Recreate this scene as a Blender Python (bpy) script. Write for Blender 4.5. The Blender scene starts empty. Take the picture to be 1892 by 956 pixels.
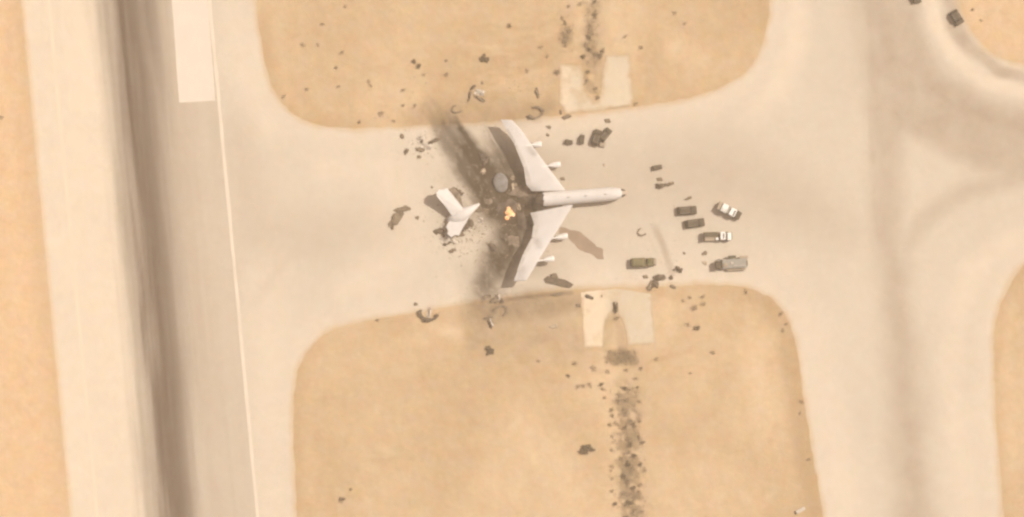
import bpy, bmesh, math, random
import numpy as np
from mathutils import Vector, Matrix

# ------------------------------------------------------------------ camera, sky, sun, exposure
S = 0.1506                      # metres on the ground per photograph pixel
CX, CY = 946.0, 478.0           # photograph centre
SUN_EL, SUN_AZ = 52.0, 27.0     # sun elevation, and its direction counter-clockwise from +X
CAM_H = 1500.0
sc = bpy.context.scene
cam_d = bpy.data.cameras.new('camera')
cam = bpy.data.objects.new('camera', cam_d)
sc.collection.objects.link(cam)
cam.location = (0, 0, CAM_H)
cam.rotation_euler = (0, 0, 0)
cam_d.sensor_fit = 'HORIZONTAL'
cam_d.sensor_width = 36.0
cam_d.lens = 36.0 * CAM_H / (1892 * S)
cam_d.clip_start = 1.0
cam_d.clip_end = 12000.0
sc.camera = cam

world = bpy.data.worlds.new('World')
sc.world = world
world.use_nodes = True
wn = world.node_tree
for n in list(wn.nodes):
    wn.nodes.remove(n)
w_out = wn.nodes.new('ShaderNodeOutputWorld')
w_bg = wn.nodes.new('ShaderNodeBackground')
w_sky = wn.nodes.new('ShaderNodeTexSky')
w_sky.sky_type = 'NISHITA'
w_sky.sun_disc = False
w_sky.sun_elevation = math.radians(SUN_EL)
w_sky.sun_rotation = math.radians(90.0 - SUN_AZ)
w_sky.air_density = 1.0
w_sky.dust_density = 5.0
w_bg.inputs['Strength'].default_value = 0.075
wn.links.new(w_sky.outputs[0], w_bg.inputs[0])
wn.links.new(w_bg.outputs[0], w_out.inputs[0])

sun_d = bpy.data.lights.new('sun', 'SUN')
sun_d.energy = 4.0
sun_d.angle = math.radians(0.53)
sun_d.color = (1.0, 0.95, 0.86)
sun = bpy.data.objects.new('sun', sun_d)
sc.collection.objects.link(sun)
ce, se = math.cos(math.radians(SUN_EL)), math.sin(math.radians(SUN_EL))
sdir = Vector((ce * math.cos(math.radians(SUN_AZ)), ce * math.sin(math.radians(SUN_AZ)), se))
sun.rotation_euler = sdir.to_track_quat('Z', 'Y').to_euler()
sun.location = sdir * 900

sc.view_settings.view_transform = 'Standard'
sc.view_settings.look = 'None'
sc.view_settings.gamma = 1.0
sc.view_settings.use_curve_mapping = False
sc.view_settings.exposure = 0.385
HAZE_DENSITY = 1.35e-4
HAZE_COLOR = (1.0, 0.82, 0.61, 1.0)
sc.cycles.use_denoising = True
sc.cycles.pixel_filter_type = 'GAUSSIAN'
sc.cycles.filter_width = 2.8          # soft optics of a small satellite telescope
sc.cycles.volume_bounces = 1
sc.cycles.max_bounces = 4

COL = sc.collection
rng = random.Random(7)

# ------------------------------------------------------------------ helpers
def P(px, py, z=0.0):
    return Vector(((px - CX) * S, (CY - py) * S, z))

def srgb(r, g, b):
    f = lambda c: (c / 12.92) if c <= 0.04045 else ((c + 0.055) / 1.055) ** 2.4
    return (f(r / 255.0), f(g / 255.0), f(b / 255.0))

def tag(o, label=None, cat=None, group=None, kind=None):
    if label: o['label'] = label
    if cat: o['category'] = cat
    if group: o['group'] = group
    if kind: o['kind'] = kind
    return o

def empty(name, loc, rz=0.0):
    o = bpy.data.objects.new(name, None)
    o.location = loc
    o.rotation_euler = (0, 0, rz)
    o.empty_display_size = 0.5
    COL.objects.link(o)
    return o

def link_mesh(name, me, mat, parent=None, loc=None):
    if mat is not None and not me.materials:
        me.materials.append(mat)
    o = bpy.data.objects.new(name, me)
    COL.objects.link(o)
    if parent is not None:
        o.parent = parent
    if loc is not None:
        o.location = loc
    return o

def mesh_py(name, verts, faces, smooth=False):
    me = bpy.data.meshes.new(name)
    me.from_pydata([tuple(v) for v in verts], [], faces)
    me.update()
    if smooth:
        for p in me.polygons: p.use_smooth = True
    return me

def mesh_bm(name, bm, smooth=False):
    bmesh.ops.recalc_face_normals(bm, faces=bm.faces[:])
    me = bpy.data.meshes.new(name)
    bm.to_mesh(me); bm.free()
    if smooth:
        for p in me.polygons: p.use_smooth = True
    return me

# ---- value noise in numpy
class Noise:
    def __init__(self, seed):
        self.t = np.random.RandomState(seed).rand(256, 256)
    def __call__(self, x, y):
        xi = np.floor(x).astype(int); yi = np.floor(y).astype(int)
        fx = x - xi; fy = y - yi
        fx = fx * fx * (3 - 2 * fx); fy = fy * fy * (3 - 2 * fy)
        a = self.t[xi & 255, yi & 255]; b = self.t[(xi + 1) & 255, yi & 255]
        c = self.t[xi & 255, (yi + 1) & 255]; d = self.t[(xi + 1) & 255, (yi + 1) & 255]
        return (a * (1 - fx) + b * fx) * (1 - fy) + (c * (1 - fx) + d * fx) * fy
_n = [Noise(i + 11) for i in range(8)]
def fbm(x, y, scale, k=0, octaves=4):
    x = np.asarray(x, float) / scale; y = np.asarray(y, float) / scale
    s = 0; a = 0.5; tot = 0
    for i in range(octaves):
        s = s + a * _n[(k + i) % 8](x * 2 ** i + 17.3 * i + k * 5.1, y * 2 ** i + 9.7 * i)
        tot += a; a *= 0.5
    return s / tot
def smooth(a, b, x):
    t = np.clip((x - a) / (b - a), 0, 1)
    return t * t * (3 - 2 * t)

def catmull(pts, n=6, closed=True):
    pts = [np.array(p, float) for p in pts]
    out = []
    m = len(pts)
    for i in range(m if closed else m - 1):
        p0 = pts[(i - 1) % m] if closed or i > 0 else pts[i]
        p1 = pts[i]; p2 = pts[(i + 1) % m]
        p3 = pts[(i + 2) % m] if closed or i + 2 < m else p2
        for k in range(n):
            t = k / n
            out.append(0.5 * ((2 * p1) + (-p0 + p2) * t + (2 * p0 - 5 * p1 + 4 * p2 - p3) * t * t + (-p0 + 3 * p1 - 3 * p2 + p3) * t ** 3))
    if not closed: out.append(pts[-1])
    return np.array(out)

def seg_dist(x, y, a, b):
    ax, ay = a; bx, by = b
    dx, dy = bx - ax, by - ay
    L = dx * dx + dy * dy + 1e-9
    t = np.clip(((x - ax) * dx + (y - ay) * dy) / L, 0, 1)
    return np.hypot(x - ax - t * dx, y - ay - t * dy), t

def poly_sdf(x, y, pts):
    """signed distance (px), negative inside"""
    d = np.full(x.shape, 1e9); inside = np.zeros(x.shape, bool)
    n = len(pts)
    for i in range(n):
        a = pts[i]; b = pts[(i + 1) % n]
        dd, _ = seg_dist(x, y, a, b)
        d = np.minimum(d, dd)
        if a[1] != b[1]:
            cond = ((a[1] > y) != (b[1] > y))
            inside ^= cond & (x < (b[0] - a[0]) * (y - a[1]) / (b[1] - a[1]) + a[0])
    return np.where(inside, -d, d)

def stroke(x, y, pts, soft=1.0):
    """pts: (x, y, half width, strength); soft brush laid along a line"""
    out = np.zeros(x.shape)
    for a, b in zip(pts[:-1], pts[1:]):
        d, t = seg_dist(x, y, a[:2], b[:2])
        w = a[2] + (b[2] - a[2]) * t
        s = a[3] + (b[3] - a[3]) * t
        out = np.maximum(out, s * (1 - smooth(1 - soft, 1.0, d / (w * (1 + 0.5 * soft)))))
    return out

# ------------------------------------------------------------------ layout of the airfield, in photograph pixels
ISL_TOP = catmull([(440, -900), (462, -300), (474, 0), (486, 90), (506, 168), (552, 216), (622, 236), (760, 233), (900, 225), (1040, 212), (1180, 196),
                   (1275, 180), (1350, 152), (1395, 112), (1416, 50), (1422, -20), (1425, -300), (1420, -900), (930, -960)])
ISL_BOT = catmull([(553, 1100), (549, 960), (543, 800), (545, 715), (564, 656), (605, 615), (665, 596), (760, 580), (860, 562), (960, 546), (1060, 535),
                   (1180, 531), (1300, 527), (1375, 532), (1425, 552), (1456, 592), (1472, 645), (1485, 740), (1503, 850), (1522, 965), (1545, 1150),
                   (1580, 1500), (1600, 1800), (1080, 1850), (570, 1800), (565, 1500)])
ISL_RB = catmull([(1980, 420), (1925, 455), (1885, 498), (1852, 556), (1837, 620), (1838, 720), (1846, 840), (1855, 960), (1870, 1200), (1900, 1700), (2400, 1800), (2500, 900), (2300, 380), (2100, 385)])
ISL_RT = catmull([(1765, -150), (1765, -40), (1778, 20), (1802, 66), (1842, 103), (1895, 118), (1980, 122), (2200, 120), (2400, -100), (2300, -500), (1850, -520), (1775, -350)])
edgeL = lambda y: 38 + 0.094 * y
edgeR = lambda y: 390 + 0.0935 * y
lineL = lambda y: 90 + 0.094 * y

def pave_exact(x, y):
    """>0 on pavement"""
    f = poly_sdf(x, y, ISL_TOP)
    f = np.minimum(f, poly_sdf(x, y, ISL_BOT))
    f = np.minimum(f, poly_sdf(x, y, ISL_RB))
    f = np.minimum(f, poly_sdf(x, y, ISL_RT))
    f = np.minimum(f, x - edgeL(y))
    return np.minimum(f, 2450 - x)

class Table:
    """a field sampled once on a 4 px lattice over the picture, then read bilinearly; exact outside it"""
    def __init__(self, fn, box, h=4.0):
        self.fn, self.h, self.b = fn, h, box
        self.xs = np.arange(box[0], box[2] + h, h); self.ys = np.arange(box[1], box[3] + h, h)
        gx, gy = np.meshgrid(self.xs, self.ys, indexing='ij')
        self.t = fn(gx.ravel(), gy.ravel()).reshape(gx.shape)
    def __call__(self, x, y):
        x = np.asarray(x, float); y = np.asarray(y, float)
        out = np.empty(x.shape)
        ins = (x > self.xs[0]) & (x < self.xs[-2]) & (y > self.ys[0]) & (y < self.ys[-2])
        if (~ins).any(): out[~ins] = self.fn(x[~ins], y[~ins])
        u = (x[ins] - self.xs[0]) / self.h; v = (y[ins] - self.ys[0]) / self.h
        i = u.astype(int); j = v.astype(int); fu = u - i; fv = v - j; t = self.t
        out[ins] = (t[i, j] * (1 - fu) + t[i + 1, j] * fu) * (1 - fv) + (t[i, j + 1] * (1 - fu) + t[i + 1, j + 1] * fu) * fv
        return out
PAVE_T = Table(pave_exact, (-60, -60, 1960, 1020))
def pave_field(x, y):
    return PAVE_T(x, y) + (fbm(x, y, 14, 2, 3) - 0.5) * 5.0

DITCH_B = [(1128, 590, 16, 0.4), (1150, 655, 30, 1.0), (1150, 720, 34, 1), (1160, 830, 34, 1), (1168, 1000, 36, 1), (1180, 1400, 36, 1)]
DITCH_T = [(1103, 180, 10, 0.5), (1092, 120, 18, .8), (1092, 60, 22, 1), (1098, -60, 24, 1), (1110, -500, 24, 1)]
PAD_T = [(1033, 120), (1074, 119), (1078, 138), (1077, 158), (1088, 178), (1101, 184), (1110, 172), (1112, 140), (1120, 103), (1163, 100), (1171, 192), (1165, 199), (1046, 211), (1034, 190)]
PAD_B = [(1073, 540), (1140, 534), (1203, 543), (1212, 634), (1160, 640), (1156, 610), (1148, 588), (1139, 578), (1130, 580), (1121, 594), (1116, 618), (1116, 642), (1079, 642)]

PAD_TAB = Table(lambda x, y: np.minimum(poly_sdf(x, y, np.array(PAD_T, float)), poly_sdf(x, y, np.array(PAD_B, float))), (960, 40, 1280, 720))
def sand_z(x, y, f=None):
    if f is None: f = pave_field(x, y)
    away = smooth(0, 40, -f)
    z = -0.015 - away * (0.10 + 0.55 * (fbm(x, y, 95, 1, 5) ** 1.4))
    z = z - 0.45 * stroke(x, y, DITCH_B, 0.9) * away - 0.4 * stroke(x, y, DITCH_T, 0.9) * away
    z = z + away * 0.10 * (fbm(x, y, 11, 4, 2) - 0.5)
    pad = PAD_TAB(x, y)
    k = smooth(-4, 25, pad)
    z = z * k + (-0.03) * (1 - k)
    return np.where(f > 1.5, -0.02, z)

def ground_zs(px, py):
    x = np.asarray(px, float); y = np.asarray(py, float)
    f = pave_field(x, y)
    return np.where(f > 0, 0.0, sand_z(x, y, f))
def ground_z(px, py):
    x = np.array([float(px)]); y = np.array([float(py)])
    f = pave_field(x, y)
    if f[0] > 0: return 0.0
    return float(sand_z(x, y, f)[0])

# soot thrown out by the blaze, fans to the upper left and downwards
def soot_field(x, y):
    wx = x + (fbm(x, y, 45, 0) - 0.5) * 26; wy = y + (fbm(x, y, 45, 3) - 0.5) * 26
    core = poly_sdf(wx, wy, np.array([(838, 282), (872, 262), (905, 285), (945, 300), (982, 340), (1004, 362), (998, 392), (975, 450), (935, 515), (905, 520), (893, 470), (905, 425), (884, 402), (880, 372), (862, 345)], float))
    s = 0.90 * (1 - smooth(-26, 20, core))
    s = np.maximum(s, stroke(wx, wy, [(905, 350, 46, .95), (866, 292, 42, .92), (832, 246, 32, .74), (795, 205, 24, .28)], 0.6))
    s = np.maximum(s, stroke(wx, wy, [(905, 330, 24, 1.0), (872, 275, 16, 1.0), (850, 240, 10, .9), (840, 218, 6, .5)], 0.8))
    s = np.maximum(s, stroke(wx, wy, [(950, 345, 44, .9), (922, 295, 40, .78), (905, 255, 24, .42), (898, 228, 8, .3)], 0.8))
    s = np.maximum(s, stroke(wx, wy, [(945, 320, 12, .75), (912, 262, 5, .62), (893, 215, 3, .3)], 0.8))
    s = np.maximum(s, stroke(wx, wy, [(925, 470, 44, .95), (905, 515, 40, .78), (892, 555, 38, .5), (884, 620, 36, .3), (880, 670, 30, .0)], 0.9))
    s = np.maximum(s, stroke(wx, wy, [(870, 500, 26, .18), (868, 545, 26, .16)], 1.0))
    s = np.maximum(s, stroke(wx, wy, [(910, 568, 44, .52), (985, 565, 44, .46), (1055, 562, 34, .36)], 1.0))
    s = np.maximum(s, stroke(wx, wy, [(920, 605, 74, .26), (1010, 615, 64, .22), (1060, 640, 40, .14)], 1.0))
    s = np.maximum(s, stroke(wx, wy, [(770, 215, 26, .20), (830, 212, 36, .30), (930, 205, 34, .22), (1010, 205, 24, .22)], 1.0))
    s = np.maximum(s, stroke(wx, wy, [(1000, 290, 30, .10), (1050, 320, 30, .06)], 1.0))
    s = np.maximum(s, stroke(wx, wy, [(985, 500, 36, .22), (1040, 500, 26, .12)], 1.0))
    s = np.maximum(s, stroke(wx, wy, [(1015, 535, 22, .20), (1058, 537, 10, .14)], 1.0))
    s = np.maximum(s, stroke(wx, wy, [(842, 400, 40, .20), (880, 400, 34, .45)], 1.0))
    s = np.maximum(s, stroke(wx, wy, [(860, 335, 40, .26), (835, 330, 30, .14)], 1.0))
    along = -0.52 * x - 0.85 * y; across = 0.85 * x - 0.52 * y       # streaks run the way the blast went
    n = fbm(along * 0.16, across, 12, 5)
    st = fbm(along * 0.16, across, 10, 3, 4)
    s = s * (0.86 + 0.46 * n)
    s = s - (0.9 - np.clip(s, 0, .9)) * smooth(0.38, 0.72, st) * smooth(0.12, 0.45, s) * 0.34 * (y < 420)
    rag = smooth(0.50, 0.66, fbm(wx, wy, 12, 2, 4))
    near = 1 - smooth(20, 105, np.hypot((x - 955) * 1.2, (y - 385) * 0.8))
    s = np.maximum(s, near * (0.72 + 0.40 * rag) * (s > 0.25))
    fl = smooth(0.60, 0.68, fbm(x, y, 8, 6, 3)) * smooth(0.25, 0.7, s) * 0.16
    return np.clip(s - fl * (1 - 0.5 * near), 0, 1)

# ------------------------------------------------------------------ materials
def new_mat(name):
    m = bpy.data.materials.new(name); m.use_nodes = True
    nt = m.node_tree
    b = nt.nodes['Principled BSDF']
    return m, nt, b

def n_mix(nt, fac, a, b):
    n = nt.nodes.new('ShaderNodeMix'); n.data_type = 'RGBA'
    for val, key in ((fac, 0), (a, 6), (b, 7)):
        if hasattr(val, 'is_linked'): nt.links.new(val, n.inputs[key])
        elif key == 0: n.inputs[0].default_value = val
        else: n.inputs[key].default_value = (*val, 1.0)
    return n.outputs[2]

def n_noise(nt, scale, detail=5, rough=0.6, coord='Object', stretch=None):
    tc = nt.nodes.new('ShaderNodeTexCoord')
    n = nt.nodes.new('ShaderNodeTexNoise')
    n.inputs['Scale'].default_value = scale
    n.inputs['Detail'].default_value = detail
    n.inputs['Roughness'].default_value = rough
    src = tc.outputs[coord]
    if stretch:
        mp = nt.nodes.new('ShaderNodeMapping')
        mp.inputs['Scale'].default_value = stretch[0]
        mp.inputs['Rotation'].default_value = stretch[1]
        nt.links.new(src, mp.inputs[0]); src = mp.outputs[0]
    nt.links.new(src, n.inputs['Vector'])
    return n.outputs[0]

def n_map(nt, v, a, b, c=0.0, d=1.0):
    n = nt.nodes.new('ShaderNodeMapRange')
    n.inputs[1].default_value = a; n.inputs[2].default_value = b
    n.inputs[3].default_value = c; n.inputs[4].default_value = d
    nt.links.new(v, n.inputs[0])
    return n.outputs[0]

def n_attr(nt, name):
    n = nt.nodes.new('ShaderNodeAttribute'); n.attribute_name = name
    return n.outputs['Fac']

def n_math(nt, op, a, b):
    n = nt.nodes.new('ShaderNodeMath'); n.operation = op
    for i, v in enumerate((a, b)):
        if hasattr(v, 'is_linked'): nt.links.new(v, n.inputs[i])
        else: n.inputs[i].default_value = v
    return n.outputs[0]

K = 1.0
def A(r, g, b):         # albedo of a ground surface, given in display-like numbers
    return tuple(min(0.9, c * K) for c in (r, g, b))
SAND1, SAND2 = (0.440, 0.306, 0.179), (0.478, 0.340, 0.206)
PAVE1, PAVE2 = (0.492, 0.416, 0.330), (0.520, 0.442, 0.350)
SOOT = (0.058, 0.040, 0.026)
RUBBER = (0.110, 0.075, 0.054)
PALE = (0.620, 0.515, 0.395)
GREYW = (0.330, 0.252, 0.186)
SOIL = (0.200, 0.138, 0.080)

def surface_mat(name, c1, c2, layers, scale=0.05, fine=1.2, bump=0.15, rough=0.95, grain=0.06):
    """layers: (attribute, colour, streak) laid over a mottled base"""
    m, nt, b = new_mat(name)
    big = n_map(nt, n_noise(nt, scale, 6, 0.6), 0.35, 0.65)
    col = n_mix(nt, big, c1, c2)
    fn = n_noise(nt, fine, 4, 0.7)
    for att, c, streak in layers:
        f = n_attr(nt, att)
        if streak:
            f = n_math(nt, 'MULTIPLY', f, n_map(nt, n_noise(nt, streak, 4, 0.65), 0.3, 0.7, 0.75, 1.25))
            f = n_math(nt, 'MINIMUM', f, 1.0)
        col = n_mix(nt, f, col, c)
    hs = nt.nodes.new('ShaderNodeHueSaturation')
    nt.links.new(col, hs.inputs['Color'])
    mid = n_noise(nt, 0.33, 3, 0.7)
    nt.links.new(n_map(nt, n_math(nt, 'ADD', n_math(nt, 'MULTIPLY', fn, 0.5), n_math(nt, 'MULTIPLY', mid, 0.5)), 0.3, 0.7, 1 - grain, 1 + grain), hs.inputs['Value'])
    nt.links.new(n_map(nt, n_noise(nt, 0.21, 2, 0.6), 0.3, 0.7, 0.494, 0.506), hs.inputs['Hue'])
    nt.links.new(n_map(nt, n_noise(nt, 0.27, 2, 0.6), 0.3, 0.7, 0.93, 1.07), hs.inputs['Saturation'])
    nt.links.new(hs.outputs[0], b.inputs['Base Color'])
    b.inputs['Roughness'].default_value = rough
    b.inputs['Specular IOR Level'].default_value = 0.1
    bp = nt.nodes.new('ShaderNodeBump'); bp.inputs['Strength'].default_value = bump; bp.inputs['Distance'].default_value = 0.1
    nt.links.new(fn, bp.inputs['Height']); nt.links.new(bp.outputs[0], b.inputs['Normal'])
    return m

def plain_mat(name, c, rough=0.6, var=0.15, scale=2.0, metallic=0.0, spec=0.3, c2=None, lo=0.35, hi=0.65):
    m, nt, b = new_mat(name)
    if c2 is None: c2 = tuple(x * (1 - var) for x in c)
    col = n_mix(nt, n_map(nt, n_noise(nt, scale, 5, 0.6), lo, hi), c, c2)
    nt.links.new(col, b.inputs['Base Color'])
    b.inputs['Roughness'].default_value = rough
    b.inputs['Metallic'].default_value = metallic
    b.inputs['Specular IOR Level'].default_value = spec
    return m

M = {}
M['ground'] = surface_mat('sand', SAND1, SAND2, [('edge', (0.390, 0.258, 0.142), 0.12), ('pale', (0.600, 0.440, 0.285), 0.08), ('warm', (0.600, 0.400, 0.235), 0), ('soil', SOIL, 0.5), ('soot', SOOT, 0)], 0.035, 0.9, 0.4, grain=0.10)
M['taxiway'] = surface_mat('dusty_asphalt', PAVE1, PAVE2, [('pale', PALE, 0.06), ('wear', GREYW, 0.12), ('dust', SAND2, 0.4), ('soot', SOOT, 0)], 0.03, 0.8, 0.05)
M['runway'] = surface_mat('runway_concrete', PAVE1, PAVE2, [('pale', PALE, 0.06), ('wear', GREYW, 0), ('rubber', RUBBER, 0), ('dust', (0.56, 0.38, 0.225), 0.3)], 0.03, 0.8, 0.05)
M['pad'] = surface_mat('pad_concrete', (0.545, 0.450, 0.332), (0.505, 0.416, 0.303), [('pale', (0.635, 0.51, 0.365), 0), ('soil', (0.42, 0.295, 0.175), 0.5), ('dark', SOIL, 0.6)], 0.08, 0.9, 0.05)
M['repair'] = plain_mat('new_concrete', (0.640, 0.545, 0.455), 0.9, 0.05, 0.2)
M['line'] = plain_mat('worn_white_paint', (0.650, 0.550, 0.435), 0.8, 0.10, 0.15)
M['old_line'] = plain_mat('faded_paint', (0.650, 0.545, 0.410), 0.9, 0.0, 0.06, c2=(0.60, 0.5, 0.38))
M['stain'] = plain_mat('fuel_stain', (0.300, 0.210, 0.145), 0.7, 0.2, 0.4, spec=0.3)
M['white'] = plain_mat('aircraft_white', (0.600, 0.556, 0.518), 0.85, 0.08, 0.35, spec=0.1)
M['grey_dome'] = plain_mat('dome_grey', (0.235, 0.218, 0.205), 0.8, 0.15, 0.6, c2=(0.13, 0.11, 0.095), lo=.45, hi=.75)
M['char'] = plain_mat('char', (0.055, 0.04, 0.03), 0.95, 0.5, 1.2, c2=(0.14, 0.105, 0.08))
M['ash'] = plain_mat('ash', (0.12, 0.09, 0.065), 0.95, 0.4, 0.9, c2=(0.25, 0.19, 0.14))
M['scrap'] = plain_mat('burnt_scrap', (0.075, 0.055, 0.038), 0.85, 0.4, 1.5, c2=(0.15, 0.11, 0.075))
M['scrap_tan'] = plain_mat('scorched_scrap', (0.22, 0.165, 0.11), 0.85, 0.35, 1.5)
M['pale_scrap'] = plain_mat('pale_scrap', (0.55, 0.47, 0.38), 0.6, 0.25, 1.2)
M['tan_scrap'] = plain_mat('tan_scrap', (0.42, 0.32, 0.22), 0.7, 0.25, 1.2)
M['glass'] = plain_mat('glass', (0.03, 0.03, 0.03), 0.15, 0.1, 1.0, spec=0.5)
M['tyre'] = plain_mat('tyre', (0.035, 0.03, 0.026), 0.9, 0.3, 3.0)
M['metal'] = plain_mat('bare_metal', (0.40, 0.36, 0.31), 0.5, 0.2, 1.5, metallic=0.3)
M['engine'] = plain_mat('nacelle_white', (0.68, 0.63, 0.58), 0.45, 0.05, 1.0)
M['radome'] = plain_mat('nose_radome', (0.42, 0.34, 0.26), 0.7, 0.1, 1.0)
M['v_dark'] = plain_mat('dark_brown_paint', (0.085, 0.064, 0.042), 0.6, 0.2, 1.0)
M['v_dark2'] = plain_mat('dark_olive_paint', (0.095, 0.080, 0.050), 0.65, 0.2, 1.0)
M['v_white'] = plain_mat('vehicle_white', (0.80, 0.76, 0.70), 0.5, 0.06, 1.0)
M['v_tan'] = plain_mat('vehicle_tan', (0.36, 0.28, 0.20), 0.6, 0.15, 1.0)
M['v_grey'] = plain_mat('vehicle_grey', (0.30, 0.275, 0.235), 0.6, 0.15, 1.0)
M['v_olive'] = plain_mat('vehicle_olive', (0.170, 0.142, 0.070), 0.75, 0.25, 1.0)
M['v_olive2'] = plain_mat('vehicle_olive_dark', (0.120, 0.112, 0.030), 0.75, 0.25, 1.0)
M['leaf'] = plain_mat('dry_leaf', (0.190, 0.138, 0.080), 0.8, 0.4, 1.2, c2=(0.110, 0.080, 0.046))
M['leaf_pale'] = plain_mat('dusty_leaf', (0.370, 0.270, 0.165), 0.8, 0.4, 1.2, c2=(0.250, 0.182, 0.110))
M['wood'] = plain_mat('stem', (0.12, 0.085, 0.055), 0.9)
fm, fnt, fb = new_mat('flame')
fb.inputs['Base Color'].default_value = (0.5, 0.2, 0.05, 1)
fcol = n_mix(fnt, n_map(fnt, n_noise(fnt, 0.55, 3, 0.6), 0.35, 0.65), (1.0, 0.36, 0.10), (1.0, 0.76, 0.50))
fnt.links.new(fcol, fb.inputs['Emission Color'])
fb.inputs['Emission Strength'].default_value = 0.72
M['flame'] = fm

# ------------------------------------------------------------------ ground sheets
def axis(lo, hi, step, far_lo, far_hi):
    fine = np.arange(lo, hi + step * 0.5, step)
    def out(sgn, start, far):
        v, d, res = start, step, []
        while sgn * (far - v) > 0:
            d *= 1.6; v = v + sgn * d; res.append(v)
        return res
    left = out(-1, lo, far_lo)[::-1]
    return np.array(left + list(fine) + out(1, hi, far_hi))

def sheet(name, field, attrs, zf, mat, bounds, step, far=None, kind='structure'):
    """grid over bounds (px), kept where field > 0 with the rim clipped cleanly; attrs: name -> function(x, y, f)"""
    x0, y0, x1, y1 = bounds
    f0 = far or bounds
    xs = axis(x0, x1, step, f0[0], f0[2]); ys = axis(y0, y1, step, f0[1], f0[3])
    gx, gy = np.meshgrid(xs, ys, indexing='ij')
    nx, ny = gx.shape
    X = gx.ravel(); Y = gy.ravel()
    F = field(X, Y) if field is not None else np.ones(X.shape)
    idx = np.arange(nx * ny).reshape(nx, ny)
    a = idx[:-1, :-1].ravel(); b = idx[1:, :-1].ravel(); c = idx[1:, 1:].ravel(); d = idx[:-1, 1:].ravel()
    pos = F > 0
    npos = pos[a].astype(int) + pos[b] + pos[c] + pos[d]
    full = npos == 4
    quads = np.stack([a[full], d[full], c[full], b[full]], 1)
    part = np.nonzero((npos > 0) & (npos < 4))[0]
    exX, exY, polys, cut = [], [], [], {}
    base = nx * ny
    def cross(i, j):
        k = (i, j) if i < j else (j, i)
        if k not in cut:
            i, j = k
            t = F[i] / (F[i] - F[j])
            exX.append(X[i] + (X[j] - X[i]) * t); exY.append(Y[i] + (Y[j] - Y[i]) * t)
            cut[k] = base + len(exX) - 1
        return cut[k]
    for q in part:
        ring = (a[q], d[q], c[q], b[q]); res = []
        for i in range(4):
            p, n = int(ring[i]), int(ring[(i + 1) % 4])
            if pos[p]: res.append(p)
            if pos[p] != pos[n]: res.append(cross(p, n))
        if len(res) >= 3: polys.append(res)
    X = np.concatenate([X, exX]); Y = np.concatenate([Y, exY])
    used = np.zeros(len(X), bool); used[quads.ravel()] = True
    for p in polys: used[p] = True
    remap = np.cumsum(used) - 1
    X = X[used]; Y = Y[used]
    quads = remap[quads]
    polys = [[int(remap[i]) for i in p] for p in polys]
    F = field(X, Y) if field is not None else None
    Z = zf(X, Y) if callable(zf) else np.full(X.shape, zf)
    co = np.stack([(X - CX) * S, (CY - Y) * S, Z], 1)
    loops = list(quads.ravel()); starts = list(range(0, 4 * len(quads), 4))
    for p in polys:
        starts.append(len(loops)); loops += p
    me = bpy.data.meshes.new(name)
    me.vertices.add(len(X)); me.vertices.foreach_set('co', co.astype(np.float32).ravel())
    me.loops.add(len(loops)); me.loops.foreach_set('vertex_index', np.array(loops, np.int32))
    me.polygons.add(len(starts)); me.polygons.foreach_set('loop_start', np.array(starts, np.int32))
    me.update(calc_edges=True); me.validate()
    me.polygons.foreach_set('use_smooth', np.ones(len(me.polygons), bool))
    for an, fn in attrs.items():
        at = me.attributes.new(an, 'FLOAT', 'POINT')
        at.data.foreach_set('value', np.clip(fn(X, Y, F), 0, 1).astype(np.float32))
    o = link_mesh(name, me, mat)
    if kind: o['kind'] = kind
    return o

FR = (-40, -40, 1932, 996)
FAR = (-16000, -16000, 18000, 16000)

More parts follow.
